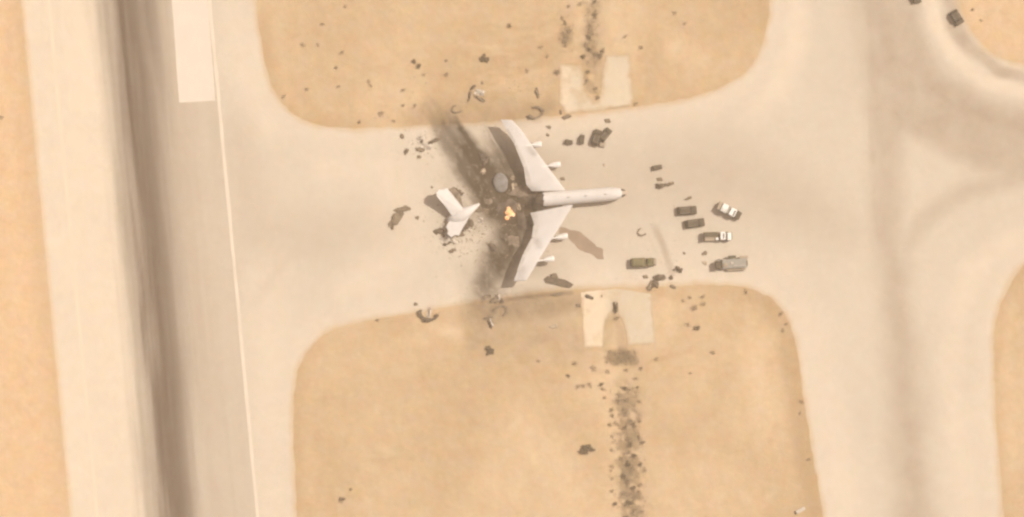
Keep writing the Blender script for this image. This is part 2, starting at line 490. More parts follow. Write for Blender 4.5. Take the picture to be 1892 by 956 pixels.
# sand
def g_edge(x, y, f):
    f = pave_field(x, y)
    n = fbm(x, y, 60, 3)
    e = (1 - smooth(4, 20 + 40 * n, -f)) * (0.30 + 0.6 * fbm(x, y, 90, 5))
    e = np.maximum(e, stroke(x, y, [(1452, 640, 20, .6), (1472, 740, 26, .9), (1490, 850, 28, .8), (1510, 980, 26, .8)], .8))
    e = np.maximum(e, stroke(x, y, [(1130, 600, 60, .25), (1190, 690, 70, .35), (1090, 700, 60, .3)], 1))
    e = np.maximum(e, 0.36 * smooth(0.42, 0.76, fbm(x, y, 150, 6, 6)))
    wx = x + (fbm(x, y, 34, 1) - .5) * 16; wy = y + (fbm(x, y, 34, 4) - .5) * 16
    for ln in ([(770, 165, 4, .2), (860, 120, 4, .5), (930, 118, 5, .6), (985, 96, 5, .7), (1050, 58, 4, .4)], [(830, 66, 3, .2), (900, 48, 4, .5), (980, 50, 4, .5), (1055, 28, 3, .3)],
               [(860, 140, 3, .3), (945, 138, 4, .6), (980, 128, 4, .5), (1010, 110, 3, .4)], [(905, 80, 3, .2), (960, 72, 3, .5), (1040, 55, 3, .4)], [(700, 190, 3, .2), (740, 205, 4, .5), (800, 190, 3, .2)],
               [(1205, 40, 4, .2), (1215, 90, 5, .5), (1207, 185, 7, .8)], [(500, 40, 3, .2), (540, 70, 4, .4), (600, 60, 3, .3)], [(1240, 10, 4, .3), (1260, 50, 5, .5), (1300, 90, 4, .2)],
               [(1020, 620, 3, .3), (1042, 655, 4, .8), (1036, 720, 3, .6), (1030, 755, 3, .2)], [(970, 672, 3, .3), (1000, 700, 5, .7), (1060, 712, 4, .5), (1110, 705, 3, .3)],
               [(1060, 668, 4, .6), (1100, 682, 4, .7), (1180, 676, 4, .7), (1215, 666, 4, .8), (1265, 650, 3, .6), (1310, 622, 3, .2)], [(1075, 645, 3, .5), (1120, 648, 3, .6)],
               [(560, 740, 3, .2), (600, 735, 4, .6), (640, 738, 3, .2)], [(565, 770, 3, .2), (610, 765, 3, .4)], [(700, 640, 4, .2), (740, 612, 7, .6), (775, 606, 5, .4)],
               [(780, 870, 3, .1), (900, 820, 4, .4), (1000, 830, 3, .2)], [(1230, 860, 3, .2), (1290, 840, 4, .4), (1350, 850, 3, .2)], [(640, 860, 3, .1), (760, 845, 4, .4), (820, 820, 3, .1)],
               [(20, 600, 3, .2), (40, 620, 4, .5), (70, 640, 3, .3)], [(0, 900, 5, .3), (40, 930, 6, .5), (60, 960, 5, .3)]):
        e = np.maximum(e, stroke(wx, wy, [(p[0], p[1], p[2] * 1.3, p[3]) for p in ln], 1))
    blast = stroke(x, y, [(800, 120, 70, .45), (900, 120, 90, .6), (1000, 110, 80, .65), (1050, 70, 60, .5)], 1)
    e = np.maximum(e, blast * smooth(.40, .66, fbm(x * .35 + y * .5, y - x * .12, 16, 5, 4)))
    low = stroke(x, y, [(900, 640, 70, .5), (1000, 650, 80, .6), (1120, 690, 70, .55), (1230, 660, 60, .45)], 1)
    e = np.maximum(e, low * smooth(.42, .66, fbm(x * .5, y, 18, 1, 4)))
    e = np.maximum(e, stroke(x, y, [(1202, 60, 10, .2), (1205, 190, 16, .7)], 1))
    e = np.maximum(e, stroke(x, y, [(960, 120, 12, .35), (990, 100, 9, .45), (1050, 60, 9, .3)], 1))
    e = np.maximum(e, stroke(x, y, [(960, 660, 14, .1), (1000, 690, 12, .5), (1040, 700, 14, .55), (1100, 690, 10, .3)], 1))
    e = np.maximum(e, stroke(x, y, [(1215, 665, 14, .5), (1270, 640, 12, .25)], 1))
    return e * (1 - 0.8 * smooth(60, 20, x - 30 - .094 * y) * (x < 200))
def g_pale(x, y, f):
    s = 0.38 * smooth(0.45, 0.78, fbm(x, y, 190, 1, 5))
    s = np.maximum(s, stroke(x, y, [(1395, 640, 40, .5), (1410, 760, 60, .4)], 1))
    s = np.maximum(s, stroke(x, y, [(1232, 560, 16, .6), (1238, 610, 18, .5)], 1))
    s = np.maximum(s, stroke(x, y, [(800, 600, 18, .5), (845, 620, 18, .55)], 1))
    s = np.maximum(s, stroke(x, y, [(1250, 90, 30, .5), (1290, 110, 40, .4)], 1))
    for ln in ([(790, 60, 5, .3), (880, 90, 6, .5), (960, 84, 6, .5), (1040, 50, 5, .4)], [(900, 165, 5, .3), (950, 150, 6, .5), (1005, 130, 5, .4)], [(1085, 655, 5, .5), (1070, 690, 5, .4)],
               [(1200, 690, 6, .5), (1290, 660, 6, .4)], [(640, 660, 6, .3), (700, 700, 7, .4), (690, 780, 6, .3)], [(905, 870, 4, .4), (960, 860, 5, .5), (1050, 870, 4, .4)], [(1380, 590, 10, .5), (1400, 700, 12, .5)]):
        s = np.maximum(s, 0.5 * stroke(x + (fbm(x, y, 30, 3) - .5) * 26, y + (fbm(x, y, 30, 6) - .5) * 26, ln, 1) * smooth(.3, .6, fbm(x, y, 50, 2)))
    s = np.maximum(s, stroke(x, y, [(960, 800, 70, .4), (1060, 900, 70, .4)], 1))
    return s
def g_warm(x, y, f):
    return np.where(x < edgeL(y) + 30, 0.75 - 0.35 * (1 - smooth(0, 26, edgeL(y) - x)), 0.0) + 0.35 * smooth(1760, 1800, x) * (y < 200)
def g_soil(x, y, f):
    wx = x + (fbm(x, y, 14, 1) - .5) * 22
    n = fbm(x, y, 15, 2, 4)
    s = stroke(wx, y, [(1150, 715, 20, .3), (1155, 760, 26, .40), (1160, 810, 22, .55), (1162, 850, 22, .60), (1168, 990, 24, .58), (1180, 1400, 24, .5)], .6) * smooth(0.36, 0.56, n + .08)
    s = np.maximum(s, stroke(wx, y, [(1126, 660, 12, .62), (1150, 658, 17, .70), (1172, 668, 8, .5)], .5))
    s = np.maximum(s, stroke(wx, y, [(1120, 596, 10, .3), (1122, 660, 8, .3)], .8))
    s = np.maximum(s, stroke(wx, y, [(1092, 105, 20, .5), (1090, 60, 16, .5), (1096, 0, 12, .3), (1105, -300, 16, .4)], .8) * smooth(0.3, 0.6, n + .08))
    s = np.maximum(s, stroke(wx, y, [(1092, 112, 16, .45), (1086, 140, 9, .55), (1088, 162, 8, .55), (1101, 172, 6, .5)], .8))
    s = np.maximum(s, stroke(wx, y, [(1136, 584, 7, .35), (1122, 600, 5, .3)], .8))
    s = np.maximum(s, stroke(wx, y, [(1046, 72, 14, .5), (1050, 56, 8, .4)], .8))
    s = np.maximum(s, stroke(x, y, [(890, 560, 4, .0), (950, 552, 4, .7), (1000, 546, 4, .6), (1056, 541, 4, .65)], .8))
    s = np.maximum(s, stroke(x, y, [(985, 200, 16, .15), (1015, 190, 16, .25)], 1))
    return s
ground = sheet('ground', None, {'edge': g_edge, 'pale': g_pale, 'warm': g_warm, 'soil': g_soil, 'soot': lambda x, y, f: soot_field(x, y)},
               lambda x, y: sand_z(x, y), M['ground'], FR, 3.6, FAR)

# dusty pavement of the taxiways and apron
def t_pale(x, y, f):
    s = (1 - smooth(0, 90, f)) * 0.38
    s = np.maximum(s, stroke(x, y, [(1470, 0, 26, .6), (1470, 80, 28, .6), (1430, 170, 30, .55), (1380, 215, 30, .35)], 1))
    s = np.maximum(s, stroke(x, y, [(1450, 500, 40, .35), (1500, 620, 40, .4), (1560, 950, 50, .45)], 1))
    s = np.maximum(s, stroke(x, y, [(1880, 440, 26, .4), (1800, 500, 30, .55), (1770, 580, 34, .5), (1760, 700, 30, .45), (1790, 950, 40, .4)], 1))
    s = np.maximum(s, stroke(x, y, [(1712, -20, 14, .75), (1728, 40, 17, .8), (1762, 100, 17, .75), (1812, 148, 16, .75), (1895, 172, 14, .6)], .8))
    s = np.maximum(s, stroke(x, y, [(470, 250, 50, .25), (500, 420, 60, .1), (500, 640, 50, .45), (505, 950, 50, .45)], 1))
    s = np.maximum(s, stroke(x, y, [(430, 0, 30, .4), (445, 120, 40, .4), (500, 230, 40, .4)], 1))
    s = np.maximum(s, stroke(x, y, [(600, 300, 40, .3), (720, 320, 50, .35), (740, 480, 60, .35), (640, 540, 40, .35)], 1))
    return s * (0.8 + 0.4 * fbm(x, y, 60, 2))
def t_wear(x, y, f):
    wx = x + (fbm(x, y, 70, 2) - .5) * 24
    s = stroke(wx, y, [(1630, -60, 75, .62), (1640, 80, 62, .62), (1645, 180, 52, .60), (1640, 260, 36, .5), (1634, 330, 36, .46), (1644, 440, 36, .46), (1657, 560, 38, .52), (1670, 700, 40, .54), (1690, 960, 44, .58), (1700, 1100, 44, .55)], 1.0)
    s = np.maximum(s, stroke(wx, y, [(1605, 100, 9, .42), (1608, 240, 9, .40), (1618, 360, 12, .42), (1646, 520, 14, .45), (1690, 960, 14, .4)], 1))
    s = np.maximum(s, stroke(wx, y, [(1680, 60, 26, .55), (1722, 150, 28, .66), (1790, 205, 30, .66), (1895, 232, 32, .62)], .85))
    s = np.maximum(s, stroke(wx, y, [(1660, 180, 30, .45), (1730, 245, 34, .52), (1820, 290, 34, .56), (1895, 305, 34, .58)], .9))
    s = np.maximum(s, stroke(wx, y, [(1660, 490, 14, .3), (1700, 420, 24, .34), (1760, 365, 24, .36), (1895, 318, 26, .5)], 1))
    s = np.maximum(s, stroke(wx, y, [(1752, -30, 14, .5), (1768, 50, 17, .62), (1800, 96, 16, .58), (1848, 132, 14, .58), (1900, 143, 12, .5)], .8))
    sector = poly_sdf(wx, y, np.array([(1578, -80), (1592, 120), (1606, 260), (1622, 330), (1650, 285), (1668, 255), (1720, 272), (1800, 300), (1900, 330), (2100, 340), (2100, 205), (1900, 198), (1815, 176), (1752, 128), (1712, 60), (1698, -80)], float))
    s = np.maximum(s, (1 - smooth(-22, 14, sector)) * (0.50 + 0.12 * fbm(x, y, 40, 1)))
    s = np.maximum(s, stroke(x, y, [(1000, 300, 60, .2), (1150, 330, 90, .28), (1330, 320, 90, .32), (1480, 380, 70, .28), (1560, 430, 50, .2)], 1))
    s = np.maximum(s, stroke(x, y, [(1000, 440, 60, .2), (1120, 440, 50, .12)], 1))
    s = np.maximum(s, stroke(x, y, [(440, 250, 40, .25), (470, 420, 70, .28), (600, 440, 60, .22), (720, 420, 50, .2)], 1))
    s = np.maximum(s, stroke(x, y, [(470, 560, 12, .10), (560, 440, 16, .26), (660, 400, 16, .20)], 1))
    s = np.maximum(s, stroke(x, y, [(430, 380, 10, .22), (440, 560, 10, .14)], 1))
    s = np.maximum(s, stroke(x, y, [(1211, 422, 9, .55), (1224, 450, 7, .55), (1235, 485, 7, .5), (1242, 505, 8, .42)], .9))
    s = np.maximum(s, stroke(x, y, [(1200, 440, 3, .16), (1214, 470, 3, .14), (1226, 500, 3, .14)], .9))
    return np.clip(s * 1.15, 0, 1) * (0.84 + 0.32 * fbm(x, y, 30, 4))
def t_dust(x, y, f):
    n = fbm(x, y, 30, 6)
    return (1 - smooth(-1, 5 + 14 * n, f)) * 0.75 + 0.55 * np.maximum(
        stroke(x, y, [(1265, 535, 16, .3), (1300, 522, 10, .2)], 1), stroke(x, y, [(1045, 210, 30, .5), (1110, 205, 20, .4)], 1))
taxiway = sheet('taxiway', pave_field, {'pale': t_pale, 'wear': t_wear, 'dust': t_dust, 'soot': lambda x, y, f: soot_field(x, y)},
                0.0, M['taxiway'], FR, 3.6, (-16000, -2500, 2600, 2800))

# runway
def rw_field(x, y): return np.minimum(x - edgeL(y) - 1.5, edgeR(y) - x)
def streaks(x, y):
    u = x - 0.096 * y
    return fbm(u * 7, y * 0.30, 60, 1, 4)
def r_rubber(x, y, f):
    u = x - (237 + 0.098 * y)
    st = streaks(x, y)
    w = (fbm(x * 0, y, 220, 3, 3) - .5) * 14
    u = u + (st - .5) * 30 + w
    core = np.exp(-np.abs(u / 42.0) ** 2.7)
    left = smooth(-84, -38, u) * smooth(10, -20, u) * 0.50
    right = smooth(84 - 0.028 * np.clip(y, 0, 960), 34, u) * smooth(-10, 20, u) * (0.84 - 0.32 * smooth(0, 300, y))
    s = np.maximum(core * 0.94, np.maximum(left, right))
    s = s * (0.80 + 0.40 * st)
    return s
def r_wear(x, y, f):
    d = x - (237 + 0.098 * y)
    s = smooth(40, 70, d) * (0.50 - 0.22 * smooth(60, 130, d)) * (0.6 + 0.8 * streaks(x, y))
    return s
def r_pale(x, y, f):
    d = x - edgeL(y)
    s = (1 - smooth(120, 175, d)) * 0.80
    q = (d > 72) & (x < 180 + .03 * y) & (y < 207)
    return s + 0.25 * q
runway = sheet('runway', rw_field, {'rubber': r_rubber, 'wear': r_wear, 'pale': r_pale, 'dust': lambda x, y, f: 0.8 * (1 - smooth(0, 8 + 8 * fbm(x, y, 40, 2), x - edgeL(y)))}, 0.006, M['runway'], (-10, -40, 520, 996), 2.6, (-2000, -16000, 2200, 16000))

def flat_poly(name, pts, z, mat, parent=None, rough_edge=0.0, seed=1):
    r = random.Random(seed)
    V = []
    n = len(pts)
    for i in range(n):
        a = pts[i]; b = pts[(i + 1) % n]
        L = math.hypot(b[0] - a[0], b[1] - a[1])
        k = max(1, int(L / 4)) if rough_edge else 1
        for j in range(k):
            t = j / k
            V.append(P(a[0] + (b[0] - a[0]) * t + r.uniform(-1, 1) * rough_edge, a[1] + (b[1] - a[1]) * t + r.uniform(-1, 1) * rough_edge, z))
    bm = bmesh.new()
    f = bm.faces.new([bm.verts.new(v) for v in V])
    bmesh.ops.triangulate(bm, faces=[f])
    bm.normal_update()
    for f in bm.faces:
        if f.normal.z < 0: f.normal_flip()
    me = bpy.data.meshes.new(name); bm.to_mesh(me); bm.free()
    return link_mesh(name, me, mat, parent)

def long_line(x_of, w, y0, y1, name, mat, z, parent, seed):
    ys = np.linspace(y0, y1, 90); r = random.Random(seed)
    V, Fc = [], []
    for i, y in enumerate(ys):
        a = w * 0.5 * r.uniform(0.8, 1.1); b = w * 0.5 * r.uniform(0.8, 1.1)
        V += [P(x_of(y) - a, y, z), P(x_of(y) + b, y, z)]
        if i: Fc.append((2 * i - 2, 2 * i, 2 * i + 1, 2 * i - 1))
    return link_mesh(name, mesh_py(name, V, Fc), mat, parent)
long_line(lambda y: edgeR(y) - 3, 6.5, -900, 1900, 'edge_line', M['line'], 0.018, runway, 3)
long_line(lambda y: lineL(y), 6.0, -900, 1900, 'edge_line', M['old_line'], 0.018, runway, 4)
flat_poly('repair_slab', [(313, -60), (379, -60), (398, 186), (331, 190)], 0.012, M['repair'], runway, 0.5, 5)

# concrete pads at the ends of the ditch culverts
def pad_sheet(name, pts, attrs):
    pts = np.array(pts, float)
    fld = lambda x, y: -poly_sdf(x, y, pts) + (fbm(x, y, 9, 3, 3) - .5) * 3.0
    x0, y0 = pts.min(0) - 6; x1, y1 = pts.max(0) + 6
    return sheet(name, fld, attrs, 0.03, M['pad'], (x0, y0, x1, y1), 2.0)
pad_sheet('concrete_pad', PAD_T, {
    'pale': lambda x, y, f: smooth(1070, 1040, x) * .5 + .2 * fbm(x, y, 20, 1),
    'soil': lambda x, y, f: np.maximum(np.maximum(stroke(x + (fbm(x, y, 10, 1) - .5) * 18, y, [(1098, 98, 24, 1), (1097, 130, 18, .95), (1092, 158, 15, .9), (1100, 186, 10, .8)], .7), 0.85 * (1 - smooth(0, 9, f + (fbm(x, y, 14, 5) - .5) * 10))), .45 * smooth(.45, .7, fbm(x, y, 30, 2))),
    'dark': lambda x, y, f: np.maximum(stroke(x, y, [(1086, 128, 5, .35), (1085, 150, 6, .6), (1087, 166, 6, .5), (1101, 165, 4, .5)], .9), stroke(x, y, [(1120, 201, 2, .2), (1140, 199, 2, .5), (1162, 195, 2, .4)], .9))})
pad_sheet('concrete_pad', PAD_B, {
    'pale': lambda x, y, f: smooth(1130, 1110, x) * .9,
    'soil': lambda x, y, f: np.maximum(stroke(x + (fbm(x, y, 10, 1) - .5) * 12, y, [(1136, 568, 7, .7), (1136, 598, 20, 1), (1138, 648, 25, 1)], .5), np.maximum(0.7 * (1 - smooth(0, 7, f + (fbm(x, y, 14, 5) - .5) * 8)) * (y > 548), .30 * smooth(.5, .75, fbm(x, y, 26, 2)))),
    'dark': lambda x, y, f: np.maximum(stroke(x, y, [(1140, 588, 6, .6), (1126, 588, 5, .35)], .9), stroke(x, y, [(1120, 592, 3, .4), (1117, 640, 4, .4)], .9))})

# ------------------------------------------------------------------ solid helpers
def box_bm(sx, sy, sz, c=(0, 0, 0), bev=0.06, taper=1.0):
    bm = bmesh.new()
    bmesh.ops.create_cube(bm, size=1.0)
    for v in bm.verts:
        k = taper if v.co.z > 0 else 1.0
        v.co = Vector((v.co.x * sx * k + c[0], v.co.y * sy * k + c[1], v.co.z * sz + c[2]))
    if bev > 0:
        bmesh.ops.bevel(bm, geom=bm.edges[:], offset=bev, segments=1, affect='EDGES', profile=0.5)
    return bm

def part_box(name, sx, sy, sz, c, mat, parent, bev=0.06, taper=1.0):
    return link_mesh(name, mesh_bm(name, box_bm(sx, sy, sz, c, bev, taper)), mat, parent)

_wheel = {}
def wheel(parent, x, y, r=0.45, w=0.3):
    k = (r, w)
    if k not in _wheel:
        bm = bmesh.new()
        bmesh.ops.create_cone(bm, cap_ends=True, segments=14, radius1=r, radius2=r, depth=w, matrix=Matrix.Rotation(math.pi / 2, 4, 'X'))
        bmesh.ops.bevel(bm, geom=[e for e in bm.edges if e.calc_length() < r], offset=0.04, segments=1, affect='EDGES')
        _wheel[k] = mesh_bm('wheel', bm)
    return link_mesh('wheel', _wheel[k], M['tyre'], parent, (x, y, r))

def loft(name, rings, mat, parent=None, close_ends=(True, True), smooth_=True):
    V, Fc = [], []
    n = len(rings[0])
    for r in rings: V += r
    for i in range(len(rings) - 1):
        for j in range(n):
            Fc.append((i * n + j, i * n + (j + 1) % n, (i + 1) * n + (j + 1) % n, (i + 1) * n + j))
    if close_ends[0]: Fc.append(tuple(range(n))[::-1])
    if close_ends[1]: Fc.append(tuple(range((len(rings) - 1) * n, len(rings) * n)))
    bm = bmesh.new()
    bv = [bm.verts.new(v) for v in V]
    for f in Fc:
        try: bm.faces.new([bv[i] for i in f])
        except ValueError: pass
    return link_mesh(name, mesh_bm(name, bm, smooth_), mat, parent)

# ------------------------------------------------------------------ the broken aircraft
root_loc = P(1040, 365)
air = empty('broken_aircraft', root_loc)
tag(air, 'white four-engine jet aircraft with swept wings, burnt through behind the wings', 'aircraft')
L_ = lambda px, py, z: P(px, py, z) - root_loc

ax0 = np.array([990.0, 370.2]); ax1 = np.array([1159.0, 356.4])
axd = (ax1 - ax0) / np.linalg.norm(ax1 - ax0)
axn = np.array([-axd[1], axd[0]])           # pointing down the picture
FUS_LEN = np.linalg.norm(ax1 - ax0)
ZC = 3.3
def fus_ring(s, r, zc=ZC, nseg=28, jag=0.0, seed=0):
    rr = random.Random(seed); out = []
    for k in range(nseg):
        a = 2 * math.pi * k / nseg
        off = math.cos(a) * r / S
        ds = rr.uniform(-jag, jag)
        p = ax0 + axd * (s + ds) + axn * off
        out.append(L_(p[0], p[1], zc + math.sin(a) * r * 1.06))
    return out
R0 = 1.95
prof = []
for s in np.linspace(14, FUS_LEN - 44, 18): prof.append((s, R0))
NB = FUS_LEN - 10
for t in np.linspace(0.08, 1, 10):
    s = FUS_LEN - 44 + t * (NB - (FUS_LEN - 44))
    x = (s - (FUS_LEN - 44)) / 44.0
    prof.append((s, R0 * max(0.05, 1 - x ** 2.3) ** 0.55))
rings = [fus_ring(s, r, ZC - 0.5 * (1 - r / R0), jag=(2.5 if i == 0 else 0), seed=i) for i, (s, r) in enumerate(prof)]
fus = loft('fuselage', rings, M['white'], air, (False, True))
rings = []
for t in np.linspace(0, 1, 7):
    s = NB + t * (FUS_LEN - NB)
    x = (s - (FUS_LEN - 44)) / 44.0
    r = R0 * max(0.002, 1 - x ** 2.3) ** 0.55
    rings.append(fus_ring(s, r * 1.004, ZC - 0.5 * (1 - r / R0)))
loft('nose_cone', rings, M['radome'], air)
def patch(name, s0, s1, a0, a1, mat, lift=0.03):
    V, Fc = [], []
    for i in range(5):
        s = s0 + (s1 - s0) * i / 4
        x = max(0, (s - (FUS_LEN - 44)) / 44.0); r = R0 * max(0.05, 1 - x ** 2.3) ** 0.55 + lift
        for j in range(5):
            a = a0 + (a1 - a0) * j / 4
            p = ax0 + axd * s + axn * (math.cos(a) * r / S)
            V.append(L_(p[0], p[1], ZC - 0.5 * (1 - r / R0) + math.sin(a) * r * 1.06))
    for i in range(4):
        for j in range(4): Fc.append((i * 5 + j, i * 5 + j + 1, (i + 1) * 5 + j + 1, (i + 1) * 5 + j))
    bm = bmesh.new(); bv = [bm.verts.new(v) for v in V]
    for f in Fc: bm.faces.new([bv[i] for i in f])
    return link_mesh(name, mesh_bm(name, bm), mat, air)
patch('cockpit_window', FUS_LEN - 11.5, FUS_LEN - 4.5, math.radians(25), math.radians(62), M['glass'])
patch('cockpit_window', FUS_LEN - 11.5, FUS_LEN - 4.5, math.radians(118), math.radians(155), M['glass'])
for s, w in ((60, .5), (92, .6), (128, .45)):
    p = ax0 + axd * s
    q = L_(p[0], p[1], ZC + R0 * 1.06 + 0.12)
    part_box('antenna', 0.9, 0.16, w, (q.x, q.y, q.z), M['scrap_tan'], air, 0.03, 0.6)

def wing(le, te, zs, th, name='wing', stains=(), soot_edge=0.0):
    """le / te: span stations (px); zs: height of each; th: thickness (m)"""
    n_s, n_c = 40, 18
    k = np.linspace(0, len(le) - 1, n_s)
    ip = lambda arr, i: np.interp(k, range(len(arr)), [a[i] for a in arr])
    lx, ly, tx, ty = ip(le, 0), ip(le, 1), ip(te, 0), ip(te, 1)
    z = np.interp(k, range(len(zs)), zs); tt = np.interp(k, range(len(th)), th)
    V, px = [], []
    for i in range(n_s):
        for j in range(n_c):
            c = j / (n_c - 1); c = c * c * (3 - 2 * c) * 0.5 + c * 0.5
            prof_t = tt[i] * 2.6 * (0.2969 * math.sqrt(c) - 0.126 * c - 0.3516 * c * c + 0.2843 * c ** 3 - 0.1036 * c ** 4) / 0.26 * 0.5
            x = lx[i] + (tx[i] - lx[i]) * c; y = ly[i] + (ty[i] - ly[i]) * c
            V.append(L_(x, y, z[i] + prof_t)); px.append((x, y))
            V.append(L_(x, y, z[i] - prof_t * 0.6)); px.append((x, y))
    Fc = []
    iv = lambda i, j, b: (i * n_c + j) * 2 + b
    for i in range(n_s - 1):
        for j in range(n_c - 1):
            Fc.append((iv(i, j, 0), iv(i + 1, j, 0), iv(i + 1, j + 1, 0), iv(i, j + 1, 0)))
            Fc.append((iv(i, j, 1), iv(i, j + 1, 1), iv(i + 1, j + 1, 1), iv(i + 1, j, 1)))
        for j in (0, n_c - 1):
            Fc.append((iv(i, j, 0), iv(i, j, 1), iv(i + 1, j, 1), iv(i + 1, j, 0)))
    for i in (0, n_s - 1):
        for j in range(n_c - 1):
            Fc.append((iv(i, j, 0), iv(i, j + 1, 0), iv(i, j + 1, 1), iv(i, j, 1)))
    bm = bmesh.new(); bv = [bm.verts.new(v) for v in V]
    for f in Fc:
        bm.faces.new([bv[q] for q in f])
    bmesh.ops.recalc_face_normals(bm, faces=bm.faces[:])
    me = bpy.data.meshes.new(name); bm.to_mesh(me); bm.free()
    for p in me.polygons: p.use_smooth = True
    pa = np.array(px); s = np.zeros(len(pa))
    for st in stains: s = np.maximum(s, stroke(pa[:, 0], pa[:, 1], st, 1.0))
    s = s * (0.5 + fbm(pa[:, 0], pa[:, 1], 8, 2, 3)) + soot_edge
    at = me.attributes.new('soot', 'FLOAT', 'POINT'); at.data.foreach_set('value', np.clip(s, 0, 1).astype(np.float32))
    return link_mesh(name, me, M['wing'], air)
M['wing'] = surface_mat('wing_skin', (0.565, 0.522, 0.488), (0.530, 0.486, 0.450), [('soot', (0.20, 0.165, 0.14), 0.6)], 0.12, 0.6, 0.02, 0.6)

WZ = [2.7, 3.2, 4.1, 4.9, 5.3]
WU_LE, WU_TE = [(1046, 354), (1016, 314), (984, 271), (962, 240), (946, 223)], [(983, 354), (974, 344), (968, 310), (951, 268), (925, 222)]
WL_LE, WL_TE = [(1060, 377), (1038, 413), (1011, 455), (988, 493), (972, 519)], [(980, 394), (987, 416), (983, 440), (966, 472), (949, 520)]
wing(WU_LE, WU_TE, WZ, [0.85, 0.62, 0.42, 0.30, 0.22],
     stains=[[(978, 277, 7, .5), (986, 284, 7, .45)], [(975, 345, 10, .35), (985, 352, 12, .4)], [(925, 228, 8, .25), (932, 224, 8, .2)]])
wing(WL_LE, WL_TE, WZ, [0.85, 0.62, 0.42, 0.30, 0.22],
     stains=[[(992, 446, 8, .4), (996, 455, 7, .4)], [(985, 400, 10, .4), (985, 440, 6, .3)], [(965, 500, 10, .35), (960, 514, 12, .35)]], soot_edge=0.04)

def flap(le, te, zs, k0, k1, name, lift=0.0):
    V = []
    for k in (k0, k1):
        i = int(k); t = k - i
        L = [le[i][q] + (le[min(i + 1, 4)][q] - le[i][q]) * t for q in (0, 1)]
        T = [te[i][q] + (te[min(i + 1, 4)][q] - te[i][q]) * t for q in (0, 1)]
        z = zs[i] + (zs[min(i + 1, 4)] - zs[i]) * t
        for c, dz in ((0.80, 0.17), (1.03, 0.04)):
            V.append(L_(L[0] + (T[0] - L[0]) * c, L[1] + (T[1] - L[1]) * c, z + dz + lift))
    slab(name, [V[0], V[1], V[3], V[2]], 0.08, M['flap'], air)
def slab(name, pts, th, mat, parent):
    c = [Vector(p) for p in pts]
    nrm = (c[1] - c[0]).cross(c[2] - c[0]).normalized()
    bm = bmesh.new()
    top = [bm.verts.new(p + nrm * th * .5) for p in c]; bot = [bm.verts.new(p - nrm * th * .5) for p in c]
    bm.faces.new(top); bm.faces.new(bot[::-1])
    for i in range(len(c)):
        j = (i + 1) % len(c); bm.faces.new((top[i], bot[i], bot[j], top[j]))
    bmesh.ops.bevel(bm, geom=bm.edges[:], offset=min(th * .3, .08), segments=1, affect='EDGES')
    return link_mesh(name, mesh_bm(name, bm), mat, parent)
M['flap'] = plain_mat('flap_grey', (0.50, 0.45, 0.405), 0.6, 0.2, 0.5)
for le_, te_ in ((WU_LE, WU_TE), (WL_LE, WL_TE)):
    flap(le_, te_, WZ, 1.05, 1.95, 'flap'); flap(le_, te_, WZ, 2.05, 2.9, 'flap'); flap(le_, te_, WZ, 3.0, 3.6, 'aileron')
def engine(lip, tail, z, side):
    a = np.array(lip, float); b = np.array(tail, float)
    d = (b - a) / np.linalg.norm(b - a); nn = np.array([-d[1], d[0]]); Lp = np.linalg.norm(b - a)
    e = []
    for t, r in ((0, .62), (.06, .80), (.25, .90), (.6, .82), (.85, .62), (1, .45)):
        p = a + d * Lp * t
        e.append([L_(*(p + nn * math.cos(q) * r / S), z + math.sin(q) * r) for q in np.linspace(0, 2 * math.pi, 16, endpoint=False)])
    nac = loft('engine_nacelle', e, M['engine'], air)
    ii = []
    for t, r in ((-0.012, .50), (.10, .45)):
        p = a + d * Lp * t
        ii.append([L_(*(p + nn * math.cos(q) * r / S), z + math.sin(q) * r) for q in np.linspace(0, 2 * math.pi, 12, endpoint=False)])
    loft('intake', ii, M['scrap'], nac, (True, True))
    p0 = a + d * Lp * 0.45; p1 = a + d * Lp * 1.5
    q = []
    for p, zt in ((p0, z + .55), (p1, z + 1.3)):
        q.append([L_(*(p + nn * 1.0), zt), L_(*(p - nn * 1.0), zt), L_(*(p - nn * 1.0), zt + .35), L_(*(p + nn * 1.0), zt + .35)])
    loft('pylon', q, M['engine'], nac, smooth_=False)
engine((1001, 267), (981, 269), 3.2, 1)
engine((1036, 304), (1013, 307), 2.1, 1)
engine((1049, 436), (1025, 440), 2.1, -1)
engine((1024, 478), (1003, 481), 3.2, -1)
for sx, sy in ((1128, 359), (1036, 356), (1036, 378)):
    q = L_(sx, sy, 0)
    g = part_box('landing_gear', 0.22, 0.22, 1.6, (q.x, q.y, 1.1), M['metal'], air, 0.03)
    for k in (-0.35, 0.35):
        wv = link_mesh('wheel', _wheel.get((0.5, 0.35)) or wheel(g, 0, 0, .5, .35).data, M['tyre'], g, (q.x, q.y + k, 0.5)) if (0.5, 0.35) in _wheel else wheel(g, q.x, q.y + k, .5, .35)

# broken rear edge: charred frames inside the hull stub
rings = [fus_ring(s, r, ZC - 0.1, jag=j, seed=40 + int(s)) for s, r, j in ((16, 1.78, 1.5), (10, 1.6, 3.0), (4, 1.25, 4.0))]
loft('charred_break', rings, M['char'], air, (True, True), False)

